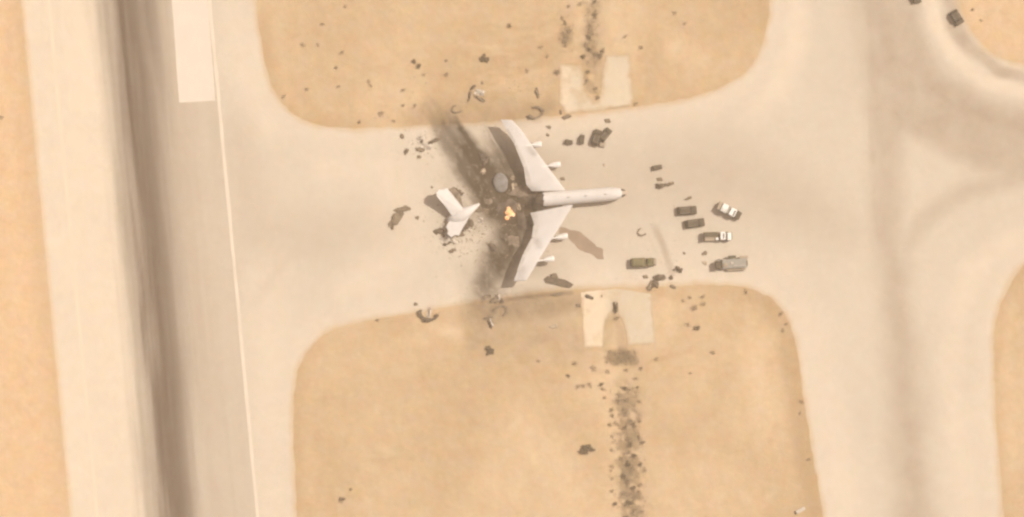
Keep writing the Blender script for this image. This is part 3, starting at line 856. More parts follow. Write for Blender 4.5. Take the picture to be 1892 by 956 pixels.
# ------------------------------------------------------------------ the torn-off tail, rolled onto its side
t_loc = P(850, 398)
tail = empty('torn_tail_section', t_loc)
tag(tail, 'white torn-off aircraft tail lying rolled over on the pavement, left of the fire', 'wreckage')
T_ = lambda px, py, z: P(px, py, z) - t_loc
def tail_ring(cx, cy, r, z, ang, n=14):
    out = []
    for q in np.linspace(0, 2 * math.pi, n, endpoint=False):
        off = math.cos(q) * r / S
        out.append(T_(cx + math.sin(ang) * off, cy + math.cos(ang) * off, z + math.sin(q) * r * .9))
    return out
loft('tail_cone', [tail_ring(*a) for a in ((826, 408, .5, 1.0, .42), (838, 403, 1.5, 1.1, .42), (854, 397, 1.9, 1.35, .42), (868, 389, 1.25, 1.2, .5), (886, 377, .3, .6, .6))], M['white'], tail, (True, True))
slab('tail_fin', [T_(864, 396, 1.6), T_(838, 404, 1.7), T_(822, 380, 3.6), T_(808, 364, 5.2), T_(806, 357, 5.0), T_(811, 351, 4.6), T_(818, 352, 4.3), T_(826, 348, 3.7), T_(846, 372, 2.7)], 0.45, M['white'], tail)
slab('stabiliser', [T_(870, 397, 1.2), T_(834, 401, 1.2), T_(824, 420, 2.0), T_(829, 428, 2.3), T_(826, 433, 2.5), T_(834, 439, 2.8), T_(840, 434, 2.6), T_(848, 436, 2.7), T_(855, 422, 2.1)], 0.35, M['white'], tail)
slab('stabiliser', [T_(842, 386, .8), T_(856, 384, .9), T_(850, 358, .3), T_(838, 346, .25), T_(830, 350, .25)], 0.25, M['ash'], tail)

# ------------------------------------------------------------------ wreckage pieces
def lump_mesh(name, seed, n=3, jag=0.45, flat=0.5):
    r = random.Random(seed)
    bm = bmesh.new(); bmesh.ops.create_icosphere(bm, subdivisions=2, radius=1.0)
    lobes = [(Vector((r.uniform(-1, 1), r.uniform(-1, 1), r.uniform(-.2, .5))).normalized(), r.uniform(-jag, jag) * 1.5) for _ in range(9)]
    for v in bm.verts:
        d = v.co.normalized(); k = 1.0
        for l, a in lobes: k += a * max(0, d.dot(l)) ** 4
        k *= 0.84 * (1 + r.uniform(-.42, .42))
        v.co = Vector((d.x * k, d.y * k, max(-0.15, d.z * k * flat * r.uniform(.5, 1.1))))
    return mesh_bm(name, bm)
def sheet_mesh(name, seed, bend=0.35, holes=True):
    """a crumpled plate of thickness"""
    r = random.Random(seed); nx, ny = 9, 5
    bm = bmesh.new(); g = []
    ph = r.uniform(0, 6); k = r.uniform(.6, 1.3)
    for i in range(nx):
        row = []
        for j in range(ny):
            x = -1 + 2 * i / (nx - 1); y = -1 + 2 * j / (ny - 1)
            ex = x * (1 + r.uniform(-.12, .12)) ; ey = y * (1 - .25 * abs(x) * k + r.uniform(-.12, .12))
            z = bend * (math.sin(x * 2.2 * k + ph) * .5 + .5) + .15 * math.sin(y * 3 + x * 2 + ph) + r.uniform(0, .08)
            row.append(bm.verts.new((ex, ey, z)))
        g.append(row)
    for i in range(nx - 1):
        for j in range(ny - 1):
            edge = i in (0, nx - 2) or j in (0, ny - 2)
            if edge and r.random() < .22: continue
            bm.faces.new((g[i][j], g[i + 1][j], g[i + 1][j + 1], g[i][j + 1]))
    bmesh.ops.delete(bm, geom=[v for v in bm.verts if not v.link_faces], context='VERTS')
    bmesh.ops.recalc_face_normals(bm, faces=bm.faces[:])
    bmesh.ops.solidify(bm, geom=bm.faces[:], thickness=0.06)
    return mesh_bm(name, bm)
def hoop_mesh(name, seed, a0=0, a1=300, w=.16):
    r = random.Random(seed); V, Fc = [], []; n = 18
    for i in range(n + 1):
        a = math.radians(a0 + (a1 - a0) * i / n)
        R = 1 + r.uniform(-.08, .08); z = .25 + .22 * math.sin(a * 1.5 + seed)
        for dr, dz in ((-w, 0), (w, 0), (w, .28), (-w, .28)):
            V.append((math.cos(a) * (R + dr), math.sin(a) * (R + dr), z + dz))
        if i:
            o = (i - 1) * 4
            for k in range(4): Fc.append((o + k, o + (k + 1) % 4, o + 4 + (k + 1) % 4, o + 4 + k))
    Fc += [(3, 2, 1, 0), tuple(range(n * 4, n * 4 + 4))]
    bm = bmesh.new(); bv = [bm.verts.new(v) for v in V]
    for f in Fc: bm.faces.new([bv[q] for q in f])
    return mesh_bm(name, bm)

LIB = {}
def lib(kind, var, mat):
    k = (kind, var, mat)
    if k not in LIB:
        if kind == 'lump': me = lump_mesh('wreck_lump', 100 + var)
        elif kind == 'sheet': me = sheet_mesh('wreck_sheet', 200 + var)
        elif kind == 'hoop': me = hoop_mesh('wreck_hoop', 300 + var, 20 + 40 * var, 230 + 55 * var)
        me.materials.append(M[mat]); LIB[k] = me
    return LIB[k]

def piece(name, kind, px, py, lx, ly, h, ang, mat, label, cat='debris', group=None, var=None, tilt=0.0):
    """lx, ly: full size in photograph pixels; h: height in metres; ang: degrees counter-clockwise"""
    var = rng.randrange(5) if var is None else var
    me = lib(kind, var, mat)
    o = bpy.data.objects.new(name, me); COL.objects.link(o)
    z = ground_z(px, py)
    lift = {'lump': 0.02, 'sheet': 0.05, 'hoop': -0.02}[kind]
    o.location = P(px, py, z + lift)
    o.rotation_euler = (math.radians(tilt), 0, math.radians(ang))
    zs = {'lump': h / 0.55, 'sheet': h / .5, 'hoop': h / .6}[kind]
    o.scale = (lx * S * .5, ly * S * .5, zs)
    tag(o, label, cat, group)
    return o

# burnt heap between the wings and the tail
heap_spec = [(992, 368, 30, 40, 1.5, 10, 'char', 'dark charred heap where the fuselage broke, between the wing roots'),
             (962, 352, 26, 30, .8, 40, 'ash', 'brown ash heap beside the upper wing root'),
             (970, 412, 22, 44, .9, 5, 'char', 'charred heap along the rear edge of the lower wing root'),
             (938, 386, 40, 34, .5, 20, 'char', 'black burnt heap around the fire'),
             (903, 372, 20, 16, .4, 60, 'ash', 'low ash heap left of the fire, under the grey dome fragment'),
             (948, 446, 18, 24, .4, -20, 'ash', 'low ash heap below the fire, nearest the lower wing'),
             (896, 293, 16, 22, .9, -20, 'char', 'small black heap in the soot streak above the grey dome'),
             (913, 458, 12, 26, .6, 30, 'char', 'narrow charred strip low in the soot, left of the lower wing'),
             (932, 440, 14, 18, .7, 0, 'char', 'small dark lump in the ash below the fire')]
for i, (x, y, lx, ly, h, a, m, lab) in enumerate(heap_spec):
    piece('burnt_heap', 'lump', x, y, lx, ly, h, a, m, lab, 'burnt wreckage', var=i % 5)

# grey dome piece
dm = bmesh.new(); bmesh.ops.create_uvsphere(dm, u_segments=28, v_segments=14, radius=1.0)
r_ = random.Random(3)
for v in dm.verts:
    v.co = Vector((v.co.x * 2.05 * (1 + .05 * math.sin(5 * math.atan2(v.co.y, v.co.x))), v.co.y * 2.75, v.co.z * .55))
dome = link_mesh('dome_fragment', mesh_bm('dome_fragment', dm, True), M['grey_dome'])
dome.location = P(925, 338, .75); dome.rotation_euler = (math.radians(6), math.radians(-8), math.radians(8))
tag(dome, 'smooth grey oval dome fragment lying in the soot above the fire', 'debris')

# fire
fire = empty('fire', P(940, 391)); fire.scale = (1.15, 1.15, 1.0)
tag(fire, 'small orange fire burning in the middle of the soot', 'fire')
fr = random.Random(5)
for i in range(16):
    a = fr.uniform(0, 6.28); rad = abs(fr.gauss(0, .55)); hgt = fr.uniform(.7, 1.9); w = fr.uniform(.45, .85)
    bx, by = math.cos(a) * rad * 1.15, math.sin(a) * rad * .95 - .3
    V, Fc = [], []
    n = 7
    for k in range(6):
        t = k / 5; ww = w * (1 - t) ** .8 * (0.7 + 1.2 * t * (1 - t)) + .015
        ox = .35 * math.sin(t * 3 + i) * t; oy = .3 * math.cos(t * 2.3 + i * 1.7) * t
        for j in range(n):
            q = 2 * math.pi * j / n
            V.append((bx + ox + math.cos(q) * ww, by + oy + math.sin(q) * ww, .15 + t * hgt))
        if k:
            for j in range(n): Fc.append(((k - 1) * n + j, (k - 1) * n + (j + 1) % n, k * n + (j + 1) % n, k * n + j))
    Fc += [tuple(range(n))[::-1], tuple(range(5 * n, 6 * n))]
    link_mesh('flame', mesh_py('flame', V, Fc, True), M['flame'], fire)

# (kind, x, y, length, width, height, angle, material, label)
DEB = [
 # inside the burnt ground
 ('sheet', 951, 346, 10, 17, .5, 10, 'tan_scrap', 'tan bent panel just right of the grey dome fragment'),
 ('sheet', 947, 329, 9, 8, .4, 40, 'tan_scrap', 'small tan scrap above the tan panel, by the grey dome'),
 ('sheet', 958, 382, 6, 15, .4, 20, 'tan_scrap', 'thin tan strip standing right of the fire'),
 ('sheet', 966, 409, 12, 8, .4, -20, 'tan_scrap', 'pinkish scrap right of the fire, near the lower wing root'),
 ('sheet', 931, 416, 10, 6, .3, 15, 'scrap_tan', 'small brown scrap just below the fire'),
 ('sheet', 893, 317, 9, 10, .4, 30, 'tan_scrap', 'small tan scrap under the black heap in the soot'),
 ('sheet', 888, 406, 9, 9, .5, 0, 'pale_scrap', 'small pale scrap between the torn tail and the fire'),
 ('sheet', 870, 424, 7, 9, .5, 60, 'pale_scrap', 'small pale scrap below the right end of the torn tail'),
 ('sheet', 974, 347, 6, 7, .4, 0, 'tan_scrap', 'tiny pale scrap touching the upper wing root'),
 ('lump', 880, 386, 16, 20, .8, 0, 'scrap_tan', 'brown lump at the pointed end of the torn tail'),
 ('lump', 868, 410, 20, 26, .7, 20, 'scrap', 'dark lump under the right side of the torn tail'),
 ('sheet', 846, 353, 24, 8, .5, -35, 'scrap', 'dark strip beside the tail fin, above the tail'),
 ('sheet', 898, 390, 9, 14, .4, 80, 'scrap_tan', 'brown strip between the torn tail and the ash heap'),
 # around the tail
 ('lump', 810, 428, 16, 13, .9, 15, 'scrap', 'dark scrap at the lower left of the torn tail'),
 ('lump', 829, 426, 11, 8, .8, -15, 'scrap', 'small dark scrap under the lower tail plane'),
 ('sheet', 822, 442, 18, 16, .5, 20, 'pale_scrap', 'pale crumpled panel below the torn tail'),
 ('lump', 825, 451, 13, 8, .6, 25, 'scrap', 'dark scrap under the pale crumpled panel below the tail'),
 ('sheet', 835, 464, 16, 7, .4, 20, 'scrap_tan', 'lowest brown scrap below the torn tail'),
 ('lump', 848, 434, 14, 12, .8, 10, 'scrap_tan', 'brown scrap right of the lower tail plane'),
 ('lump', 798, 346, 7, 6, .3, 0, 'scrap_tan', 'tiny scrap above the tip of the tail fin'),
 ('lump', 771, 403, 8, 8, .5, 0, 'scrap_tan', 'single small dark scrap left of the torn tail'),
 ('sheet', 858, 421, 16, 12, .8, 35, 'scrap', 'dark bent plate right of the lower tail plane'),
 ('sheet', 840, 446, 14, 10, .6, -30, 'pale_scrap', 'pale scrap right of the pale crumpled panel below the tail'),
 ('sheet', 818, 434, 12, 7, .6, -50, 'scrap', 'thin dark splinter over the pale crumpled panel below the tail'),
 ('sheet', 826, 366, 10, 5, .4, -40, 'ash', 'ash-coloured splinter lying under the tail fin'),
 # left group
 ('sheet', 732, 405, 15, 38, .8, -32, 'scrap_tan', 'long dark bent strip lying left of the torn tail'),
 ('lump', 742, 388, 24, 13, .7, 15, 'scrap_tan', 'brown wreck lump on top of the long bent strip'),
 ('lump', 725, 421, 8, 10, .6, 0, 'scrap', 'dark scrap at the lower end of the long bent strip'),
 ('lump', 756, 386, 9, 8, .5, 0, 'scrap_tan', 'small scrap at the upper end of the long bent strip'),
 # upper left pale pile
 ('sheet', 778, 258, 14, 14, .6, 20, 'pale_scrap', 'pale crumpled panel in the pile at the soot edge'),
 ('sheet', 788, 270, 20, 12, .5, -10, 'pale_scrap', 'pinkish pale panel low in the pile at the soot edge'),
 ('sheet', 779, 261, 5, 10, .7, -15, 'scrap', 'dark splinter on the pale panel at the soot edge'),
 ('lump', 800, 262, 20, 9, .9, 25, 'scrap', 'dark scrap right of the pale pile at the soot edge'),
 ('sheet', 776, 277, 16, 8, .4, -15, 'scrap_tan', 'brown sheet under the pale pile at the soot edge'),
 ('sheet', 774, 290, 9, 6, .3, -20, 'scrap_tan', 'small scrap below the pale pile at the soot edge'),
 ('lump', 744, 253, 8, 11, .5, -20, 'scrap_tan', 'upper of two small scraps left of the pale pile'),
 ('lump', 750, 281, 8, 15, .6, -30, 'scrap', 'lower of two small scraps left of the pale pile'),
 # upper sand, thrown pieces
 ('sheet', 867, 178, 5, 20, .6, -10, 'scrap', 'dark narrow curved strip on the sand above the soot'),
 ('sheet', 874, 162, 5, 13, .6, -40, 'scrap', 'short dark strip topping the curved strip on the sand'),
 ('sheet', 886, 171, 20, 12, .5, -10, 'pale_scrap', 'pale bent panel on the sand beside the curved strip'),
 ('sheet', 886, 182, 22, 6, .6, -35, 'scrap_tan', 'brown edge piece under the pale panel on the sand'),
 ('hoop', 844, 202, 18, 13, .6, 0, 'scrap_tan', 'dark hook-shaped frame on the sand left of the curved strip'),
 ('hoop', 990, 208, 26, 20, .8, 20, 'scrap_tan', 'brown ring-shaped frame on the sand above the upper wing tip'),
 ('lump', 1002, 204, 9, 8, .7, 0, 'scrap', 'dark scrap on the right of the ring-shaped frame'),
 ('lump', 979, 218, 13, 10, .6, 0, 'scrap_tan', 'brown scrap below left of the ring-shaped frame'),
 ('sheet', 993, 172, 5, 21, .6, 15, 'scrap_tan', 'thin dark strip standing above the ring-shaped frame'),
 ('lump', 891, 153, 8, 8, .5, 0, 'scrap_tan', 'small scrap above the pale bent panel on the sand'),
 # right of the upper wing
 ('lump', 1015, 235, 8, 7, .4, 0, 'scrap_tan', 'upper of two tiny scraps right of the upper wing tip'),
 ('lump', 1013, 250, 6, 7, .4, 0, 'scrap_tan', 'lower of two tiny scraps right of the upper wing tip'),
 ('lump', 1039, 331, 7, 8, .5, 0, 'scrap_tan', 'small scrap at the front edge of the upper wing root'),
 ('lump', 1116, 305, 7, 8, .3, 0, 'tan_scrap', 'faint tan scrap on the pavement above the nose'),
 ('lump', 1122, 224, 9, 10, .6, 0, 'scrap_tan', 'small scrap on the pavement under the upper concrete pad'),
 ('lump', 1036, 207, 9, 12, .5, 0, 'scrap_tan', 'brown scrap at the lower left corner of the upper pad'),
 ('lump', 1046, 217, 14, 10, .5, 20, 'scrap_tan', 'brown scrap on the pavement below the upper pad corner'),
 # lower sand edge
 ('lump', 768, 562, 13, 8, .5, 15, 'scrap_tan', 'small grey-brown scrap on the pavement above the sand edge'),
 ('hoop', 792, 580, 20, 32, 1.0, 80, 'scrap', 'open U-shaped frame at the edge of the lower sand'),
 ('sheet', 793, 578, 7, 22, .5, -12, 'pale_scrap', 'pale strip inside the U-shaped frame'),
 ('sheet', 790, 592, 18, 8, .9, 0, 'scrap', 'dark bottom panel of the U-shaped frame'),
 ('sheet', 905, 599, 5, 18, .6, 22, 'scrap', 'thin dark strip on the sand below the soot'),
 ('sheet', 909, 596, 4, 17, .4, 22, 'pale_scrap', 'thin pale strip lying beside the thin dark strip'),
 ('lump', 913, 556, 18, 14, .8, 20, 'scrap_tan', 'brown scrap left in the pile below the lower wing tip'),
 ('lump', 927, 556, 13, 12, .9, 0, 'scrap', 'dark scrap right in the pile below the lower wing tip'),
 ('sheet', 920, 549, 8, 13, .8, 5, 'pale_scrap', 'pale splinter in the pile below the lower wing tip'),
 ('sheet', 900, 548, 14, 7, .4, 10, 'scrap_tan', 'flat scrap left of the pile below the lower wing tip'),
 ('hoop', 925, 575, 24, 18, .5, 200, 'scrap_tan', 'curved frame on the sand under the debris pile'),
 ('sheet', 900, 588, 20, 6, .4, 15, 'scrap_tan', 'flat brown strip left of the curved frame on the sand'),
 ('lump', 1025, 602, 14, 11, .4, 30, 'tan_scrap', 'faint tan scrap on the sand left of the lower pad'),
 ('lump', 1023, 510, 9, 8, .6, 0, 'scrap', 'dark scrap on the upper edge of the long fallen panel'),
 ('lump', 1068, 565, 7, 9, .5, 0, 'scrap_tan', 'small scrap at the left side of the lower pad'),
 ('sheet', 1030, 544, 20, 6, .4, 5, 'scrap_tan', 'brown scrap on the sand edge below the long fallen panel'),
 ('lump', 1091, 550, 17, 9, .8, -15, 'scrap', 'dark oval scrap on the top edge of the lower pad'),
 ('lump', 1112, 547, 7, 7, .4, 0, 'scrap_tan', 'small scrap right of the dark oval scrap on the pad'),
 ('sheet', 1137, 568, 9, 22, .9, 0, 'scrap', 'dark upright strip in the middle of the lower pad'),
 # right, by the vehicles
 ('lump', 1222, 513, 22, 16, 1.2, 15, 'scrap', 'large dark wreck lump by the lower sand, below the olive truck'),
 ('lump', 1211, 526, 14, 18, 1.0, 20, 'scrap', 'dark wreck lump just below left of the large one'),
 ('sheet', 1203, 528, 8, 22, .8, -25, 'scrap_tan', 'bent brown plate on the left of the wreck lumps'),
 ('lump', 1240, 513, 14, 11, .9, -20, 'scrap', 'dark scrap right of the large wreck lump'),
 ('sheet', 1253, 498, 17, 11, .8, -20, 'scrap', 'dark folded plate above right of the wreck lumps'),
 ('lump', 1192, 512, 8, 8, .6, 0, 'scrap_tan', 'small scrap directly below the olive truck'),
 ('lump', 1264, 468, 7, 8, .4, 45, 'scrap_tan', 'small scrap right of the tyre track'),
 ('lump', 1302, 469, 12, 9, .4, 30, 'scrap_tan', 'brown scrap between the two lower right trucks'),
 ('lump', 1303, 486, 8, 8, .3, 0, 'tan_scrap', 'faint scrap left of the long grey truck'),
 ('lump', 1245, 531, 12, 8, .5, -15, 'scrap_tan', 'brown scrap on the sand edge right of the wreck lumps'),
 ('lump', 1273, 366, 13, 6, .5, 30, 'scrap_tan', 'small scrap above the two dark vehicles'),
 ('sheet', 1218, 344, 14, 11, .8, 5, 'scrap', 'dark scrap left end of the broken bar right of the nose'),
 ('sheet', 1234, 341, 22, 7, .7, 15, 'scrap_tan', 'dark bar right of the nose, under the small cart'),
 ('lump', 1218, 332, 9, 9, .6, 0, 'scrap_tan', 'small scrap above the dark bar right of the nose'),
]
fp = empty('fallen_panel', P(1030, 519))
tag(fp, 'long dark fallen panel below the lower wing engines', 'debris')
fq = lambda x, y, z: P(x, y, z) - P(1030, 519)
slab('panel_skin', [fq(*p, .22 + .004 * (p[0] - 1005)) for p in ((1005, 516), (1012, 510), (1030, 514), (1044, 517), (1060, 526), (1054, 532), (1040, 530), (1026, 526), (1009, 523))], .16, M['scrap'], fp)
slab('panel_rib', [fq(1018, 513, .45), fq(1021, 505, .9), (fq(1028, 505, .9)), fq(1032, 515, .45)], .12, M['scrap_tan'], fp)
for i, (k, x, y, lx, ly, h, a, m, lab) in enumerate(DEB):
    piece({'lump': 'wreck_lump', 'sheet': 'wreck_plate', 'hoop': 'curved_wreckage'}[k], k, x, y, lx, ly, h, a, m, lab)

# tyre / hose reel ring on the apron
ring = piece('hose_coil', 'hoop', 1186, 429, 15, 13, .5, 0, 'scrap_tan', 'small ring-shaped coil on the apron above the olive truck', 'coil', var=2)

# spilled fuel by the inner lower engine
st = flat_poly('fuel_stain', [(1033, 418), (1053, 425), (1069, 427), (1078, 433), (1090, 444), (1102, 455), (1115, 461), (1115, 480), (1107, 480), (1091, 469), (1073, 464), (1060, 451), (1047, 437), (1033, 431)], 0.012, M['stain'], None, 1.0, 8)
tag(st, 'brown elongated stain spreading on the pavement from the inner lower engine', 'stain')

# fine wreckage dust: splinters too small to tell apart
def splinters():
    r = random.Random(21); V, Fc = [], []
    todo = []
    def add(px, py, s): todo.append((px, py, s))
    for n, cx, sx, cy, sy, lo, hi in ((420, 915, 45, 395, 55, .12, .35), (200, 840, 30, 430, 32, .1, .28), (110, 790, 26, 268, 16, .1, .26),
                                      (130, 925, 50, 560, 16, .1, .28), (120, 900, 90, 180, 40, .1, .25), (90, 1240, 60, 480, 50, .08, .2)):
        for _ in range(n): add(r.gauss(cx, sx), r.gauss(cy, sy), r.uniform(lo, hi))
    zs = ground_zs([t[0] for t in todo], [t[1] for t in todo])
    for (px, py, s), z in zip(todo, zs):
        a = r.uniform(0, 6.28); l = s * r.uniform(.5, 1.3); w = s * r.uniform(.25, .6); h = s * r.uniform(.15, .5)
        o = len(V); c = P(px, py, z)
        for dx, dy, dz in ((-l, -w, 0), (l, -w * .6, 0), (l * .7, w, 0), (-l * .8, w * .7, 0), (0, 0, h)):
            V.append((c.x + dx * math.cos(a) - dy * math.sin(a), c.y + dx * math.sin(a) + dy * math.cos(a), c.z + dz))
        Fc.extend([(o, o + 1, o + 4), (o + 1, o + 2, o + 4), (o + 2, o + 3, o + 4), (o + 3, o, o + 4)])
    o = link_mesh('fine_debris', mesh_py('fine_debris', V, Fc), M['scrap_tan'])
    tag(o, 'fine dark splinters strewn around the wreck and the soot', 'debris', kind='stuff')
splinters()

# ------------------------------------------------------------------ vehicles
def veh(name, px, py, deg, label, group=None):
    o = empty(name, P(px, py, 0.0), math.radians(deg))
    tag(o, label, 'vehicle', group)
    return o
def wheels(t, L, W, r=.42, axles=None):
    for x in (axles or (-L * .32, L * .32)):
        for s in (-1, 1): wheel(t, x, s * (W * .5 - .12), r, .28)

def suv(px, py, deg, L, W, H, mat, label, name='parked_car', group=None):
    t = veh(name, px, py, deg, label, group)
    part_box('body', L, W, .75, (0, 0, .80), M[mat], t, .14)
    part_box('cab', L * .62, W * .90, H - 1.16, (-L * .08, 0, 1.17 + (H - 1.16) / 2), M[mat], t, .12, .88)
    part_box('windscreen', .10, W * .74, (H - 1.2) * .75, (L * .235, 0, 1.2 + (H - 1.2) * .42), M['glass'], t, .02)
    part_box('rear_window', .10, W * .70, (H - 1.2) * .6, (-L * .388, 0, 1.2 + (H - 1.2) * .45), M['glass'], t, .02)
    part_box('bonnet', L * .22, W * .80, .10, (L * .37, 0, 1.20), M[mat], t, .03)
    for s in (-1, 1): part_box('headlight', .08, .28, .16, (L * .5, s * W * .34, .85), M['metal'], t, .02)
    for s_ in (-1, 1): part_box('roof_rail', L * .42, .07, .08, (-L * .08, s_ * W * .32, H + .05), M['metal'], t, .01)
    for s_ in (-1, 1): part_box('mirror', .12, .22, .16, (L * .2, s_ * (W * .5 + .08), 1.2), M[mat], t, .02)
    wheels(t, L, W, .40)
    return t

suv(1268.5, 389.5, 4, 5.6, 2.3, 1.9, 'v_dark', 'upper of the two dark brown vehicles parked side by side right of the nose')
suv(1283, 413, 8, 5.6, 2.25, 1.9, 'v_dark', 'lower of the two dark brown vehicles parked side by side right of the nose')
suv(1767, 33, -58, 4.3, 2.5, 2.1, 'v_dark', 'lone dark boxy vehicle on the curved road at the upper right')
suv(1692, -8, -80, 4.3, 2.4, 2.0, 'v_dark', 'dark vehicle cut off by the top edge of the photo')
suv(1102, 255, 74, 4.6, 2.1, 1.9, 'v_dark', 'dark vehicle left of two parked close together above the nose')
suv(1118, 250, 52, 4.2, 1.9, 1.8, 'v_dark', 'dark slanting vehicle right of two parked close together above the nose')

def cart(px, py, deg, L, W, H, mat, label):
    t = veh('equipment_cart', px, py, deg, label)
    t['category'] = 'cart'
    part_box('housing', L * .8, W, H - .35, (-L * .06, 0, .35 + (H - .35) / 2), M[mat], t, .10, .92)
    part_box('deck', L * .92, W * .94, .12, (0, 0, .34), M[mat], t, .02)
    part_box('tow_bar', L * .3, .12, .10, (L * .55, 0, .38), M['metal'], t, .02)
    for x in (-L * .28, L * .28):
        for s in (-1, 1): wheel(t, x, s * W * .42, .24, .16)
cart(1051, 263, -10, 2.3, 1.3, 1.2, 'v_dark', 'leftmost small dark cart in the row above the nose')
cart(1075, 258, 82, 2.8, 1.4, 1.3, 'v_dark', 'second small dark cart in the row above the nose')
cart(1113, 267, 80, 1.6, 1.6, .9, 'v_tan', 'grey-tan box cart at the foot of the two dark vehicles')
cart(1214, 310, 10, 3.0, 1.3, 1.0, 'v_dark', 'lone dark cart on the apron right of the nose')

# emergency truck with white cab blocks
t = veh('emergency_truck', 1347, 390, -27, 'slanting truck with two white roof blocks and a dark bonnet, farthest right at the top')
part_box('chassis', 6.9, 2.2, .45, (0, 0, .80), M['v_dark'], t, .08)
part_box('rear_body', 1.0, 2.3, 1.3, (-2.95, 0, 1.6), M['v_tan'], t, .10)
part_box('equipment_box', 1.7, 2.35, 1.7, (-1.5, .05, 1.9), M['v_white'], t, .12)
part_box('gap_panel', .7, 2.0, 1.0, (-.3, 0, 1.5), M['v_grey'], t, .05)
part_box('crew_cab', 1.9, 2.3, 1.75, (1.05, .05, 1.9), M['v_white'], t, .18, .93)
part_box('windscreen', .12, 1.9, .8, (2.02, 0, 2.1), M['glass'], t, .02)
part_box('bonnet', 1.5, 2.2, .9, (2.72, 0, 1.35), M['v_dark'], t, .14)
part_box('light_bar', .3, 1.5, .2, (1.5, .05, 2.86), M['glass'], t, .03)
for y_ in (-.3, .3): part_box('ladder_rail', 2.6, .07, .08, (-1.2, y_ - .5, 2.82), M['metal'], t, .01)
for k in range(6): part_box('ladder_rung', .07, .6, .06, (-2.3 + k * .44, -.5, 2.83), M['metal'], t, .01)
wheels(t, 6.9, 2.4, .5, (-2.2, 2.3))

t = veh('flatbed_truck', 1326, 437, 1, 'truck with a dark flatbed at left and a white cab at right')
part_box('chassis', 8.0, 2.1, .4, (0, 0, .80), M['v_dark'], t, .08)
part_box('flatbed', 4.4, 2.5, .25, (-1.9, 0, 1.15), M['v_tan'], t, .05)
part_box('load', 3.9, 1.1, .8, (-1.9, .6, 1.65), M['v_dark2'], t, .10)
part_box('headboard', .5, 2.4, 1.1, (-3.8, 0, 1.6), M['v_dark'], t, .06)
part_box('crew_cab', 1.5, 2.3, 1.6, (1.35, .1, 1.9), M['v_white'], t, .15, .94)
part_box('gap_panel', .35, 2.0, .9, (2.30, 0, 1.5), M['v_grey'], t, .05)
part_box('front_cab', 1.25, 2.3, 1.5, (3.15, -.1, 1.8), M['v_white'], t, .18, .9)
part_box('windscreen', .10, 1.8, .7, (3.80, -.1, 2.0), M['glass'], t, .02)
part_box('light_bar', .25, 1.4, .18, (1.6, .1, 2.8), M['glass'], t, .03)
part_box('tool_box', .8, .7, .5, (-.2, -.7, 1.55), M['v_white'], t, .05)
wheels(t, 8.0, 2.3, .5, (-2.8, -1.6, 2.6))

t = veh('tanker_truck', 1350, 487, 3, 'long grey truck with a flat body and dark front end, lowest of the right-hand trucks')
part_box('chassis', 8.4, 2.2, .45, (.3, 0, .80), M['v_grey'], t, .08)
part_box('flat_body', 6.9, 2.6, .9, (1.0, -.1, 1.5), M['v_grey'], t, .12)
part_box('crew_cab', 1.7, 2.3, 1.7, (-3.6, -.3, 1.75), M['v_dark'], t, .15, .9)
part_box('windscreen', .10, 1.8, .7, (-4.42, -.3, 1.95), M['glass'], t, .02)
part_box('hatch', .7, .7, .25, (.3, .1, 2.07), M['pale_scrap'], t, .08)
part_box('locker', 2.2, .8, .9, (.4, 1.75, 1.5), M['v_dark2'], t, .08)
part_box('locker', 2.3, .8, .8, (3.7, 1.5, 1.45), M['v_tan'], t, .08)
part_box('side_rail', 5.4, .5, .3, (1.4, -1.8, .9), M['v_tan'], t, .05)
part_box('pump_box', 1.1, 1.0, .4, (-1.5, -.4, 2.1), M['v_tan'], t, .06)
part_box('hose_tray', 3.4, .5, .25, (2.3, -.7, 2.05), M['metal'], t, .04)
part_box('tail_ladder', .3, 1.6, .25, (4.5, -.1, 1.9), M['v_dark2'], t, .04)
wheels(t, 8.4, 2.5, .5, (-3.2, 1.6, 2.9))

t = veh('cargo_truck', 1188, 485, 2, 'olive green cargo truck on the apron above the lower concrete pad')
part_box('chassis', 7.0, 2.1, .45, (0, 0, .80), M['v_dark2'], t, .08)
part_box('cargo_bed', 3.9, 2.5, .9, (-1.4, 0, 1.5), M['v_olive'], t, .08)
part_box('cover', 3.5, 2.3, .7, (-1.5, 0, 2.3), M['v_olive'], t, .25, .85)
part_box('gap_panel', .35, 2.0, .6, (.75, 0, 1.4), M['v_tan'], t, .05)
part_box('crew_cab', 1.7, 2.3, 1.4, (1.85, 0, 1.75), M['v_olive'], t, .15, .9)
part_box('roof_hatch', .95, .95, .3, (1.7, .5, 2.55), M['v_olive2'], t, .08)
part_box('windscreen', .10, 1.8, .6, (2.70, 0, 2.0), M['glass'], t, .02)
part_box('bumper', .8, 1.6, .4, (3.3, .1, .9), M['v_tan'], t, .06)
wheels(t, 7.0, 2.3, .5, (-2.4, -1.1, 2.2))

# pale object at the lower right on the sand
t = veh('pale_box', 1479, 943, 28, 'small pale box on the sand at the lower right edge of the island')
t['category'] = 'box'; t.location = P(1479, 943, ground_z(1479, 943))
part_box('case', 2.7, 1.0, .7, (0, 0, .42), M['pale_scrap'], t, .08)
part_box('lid', 2.6, .95, .12, (0, 0, .83), M['pale_scrap'], t, .03)
part_box('base', 2.4, .9, .15, (0, 0, .04), M['v_tan'], t, .02)

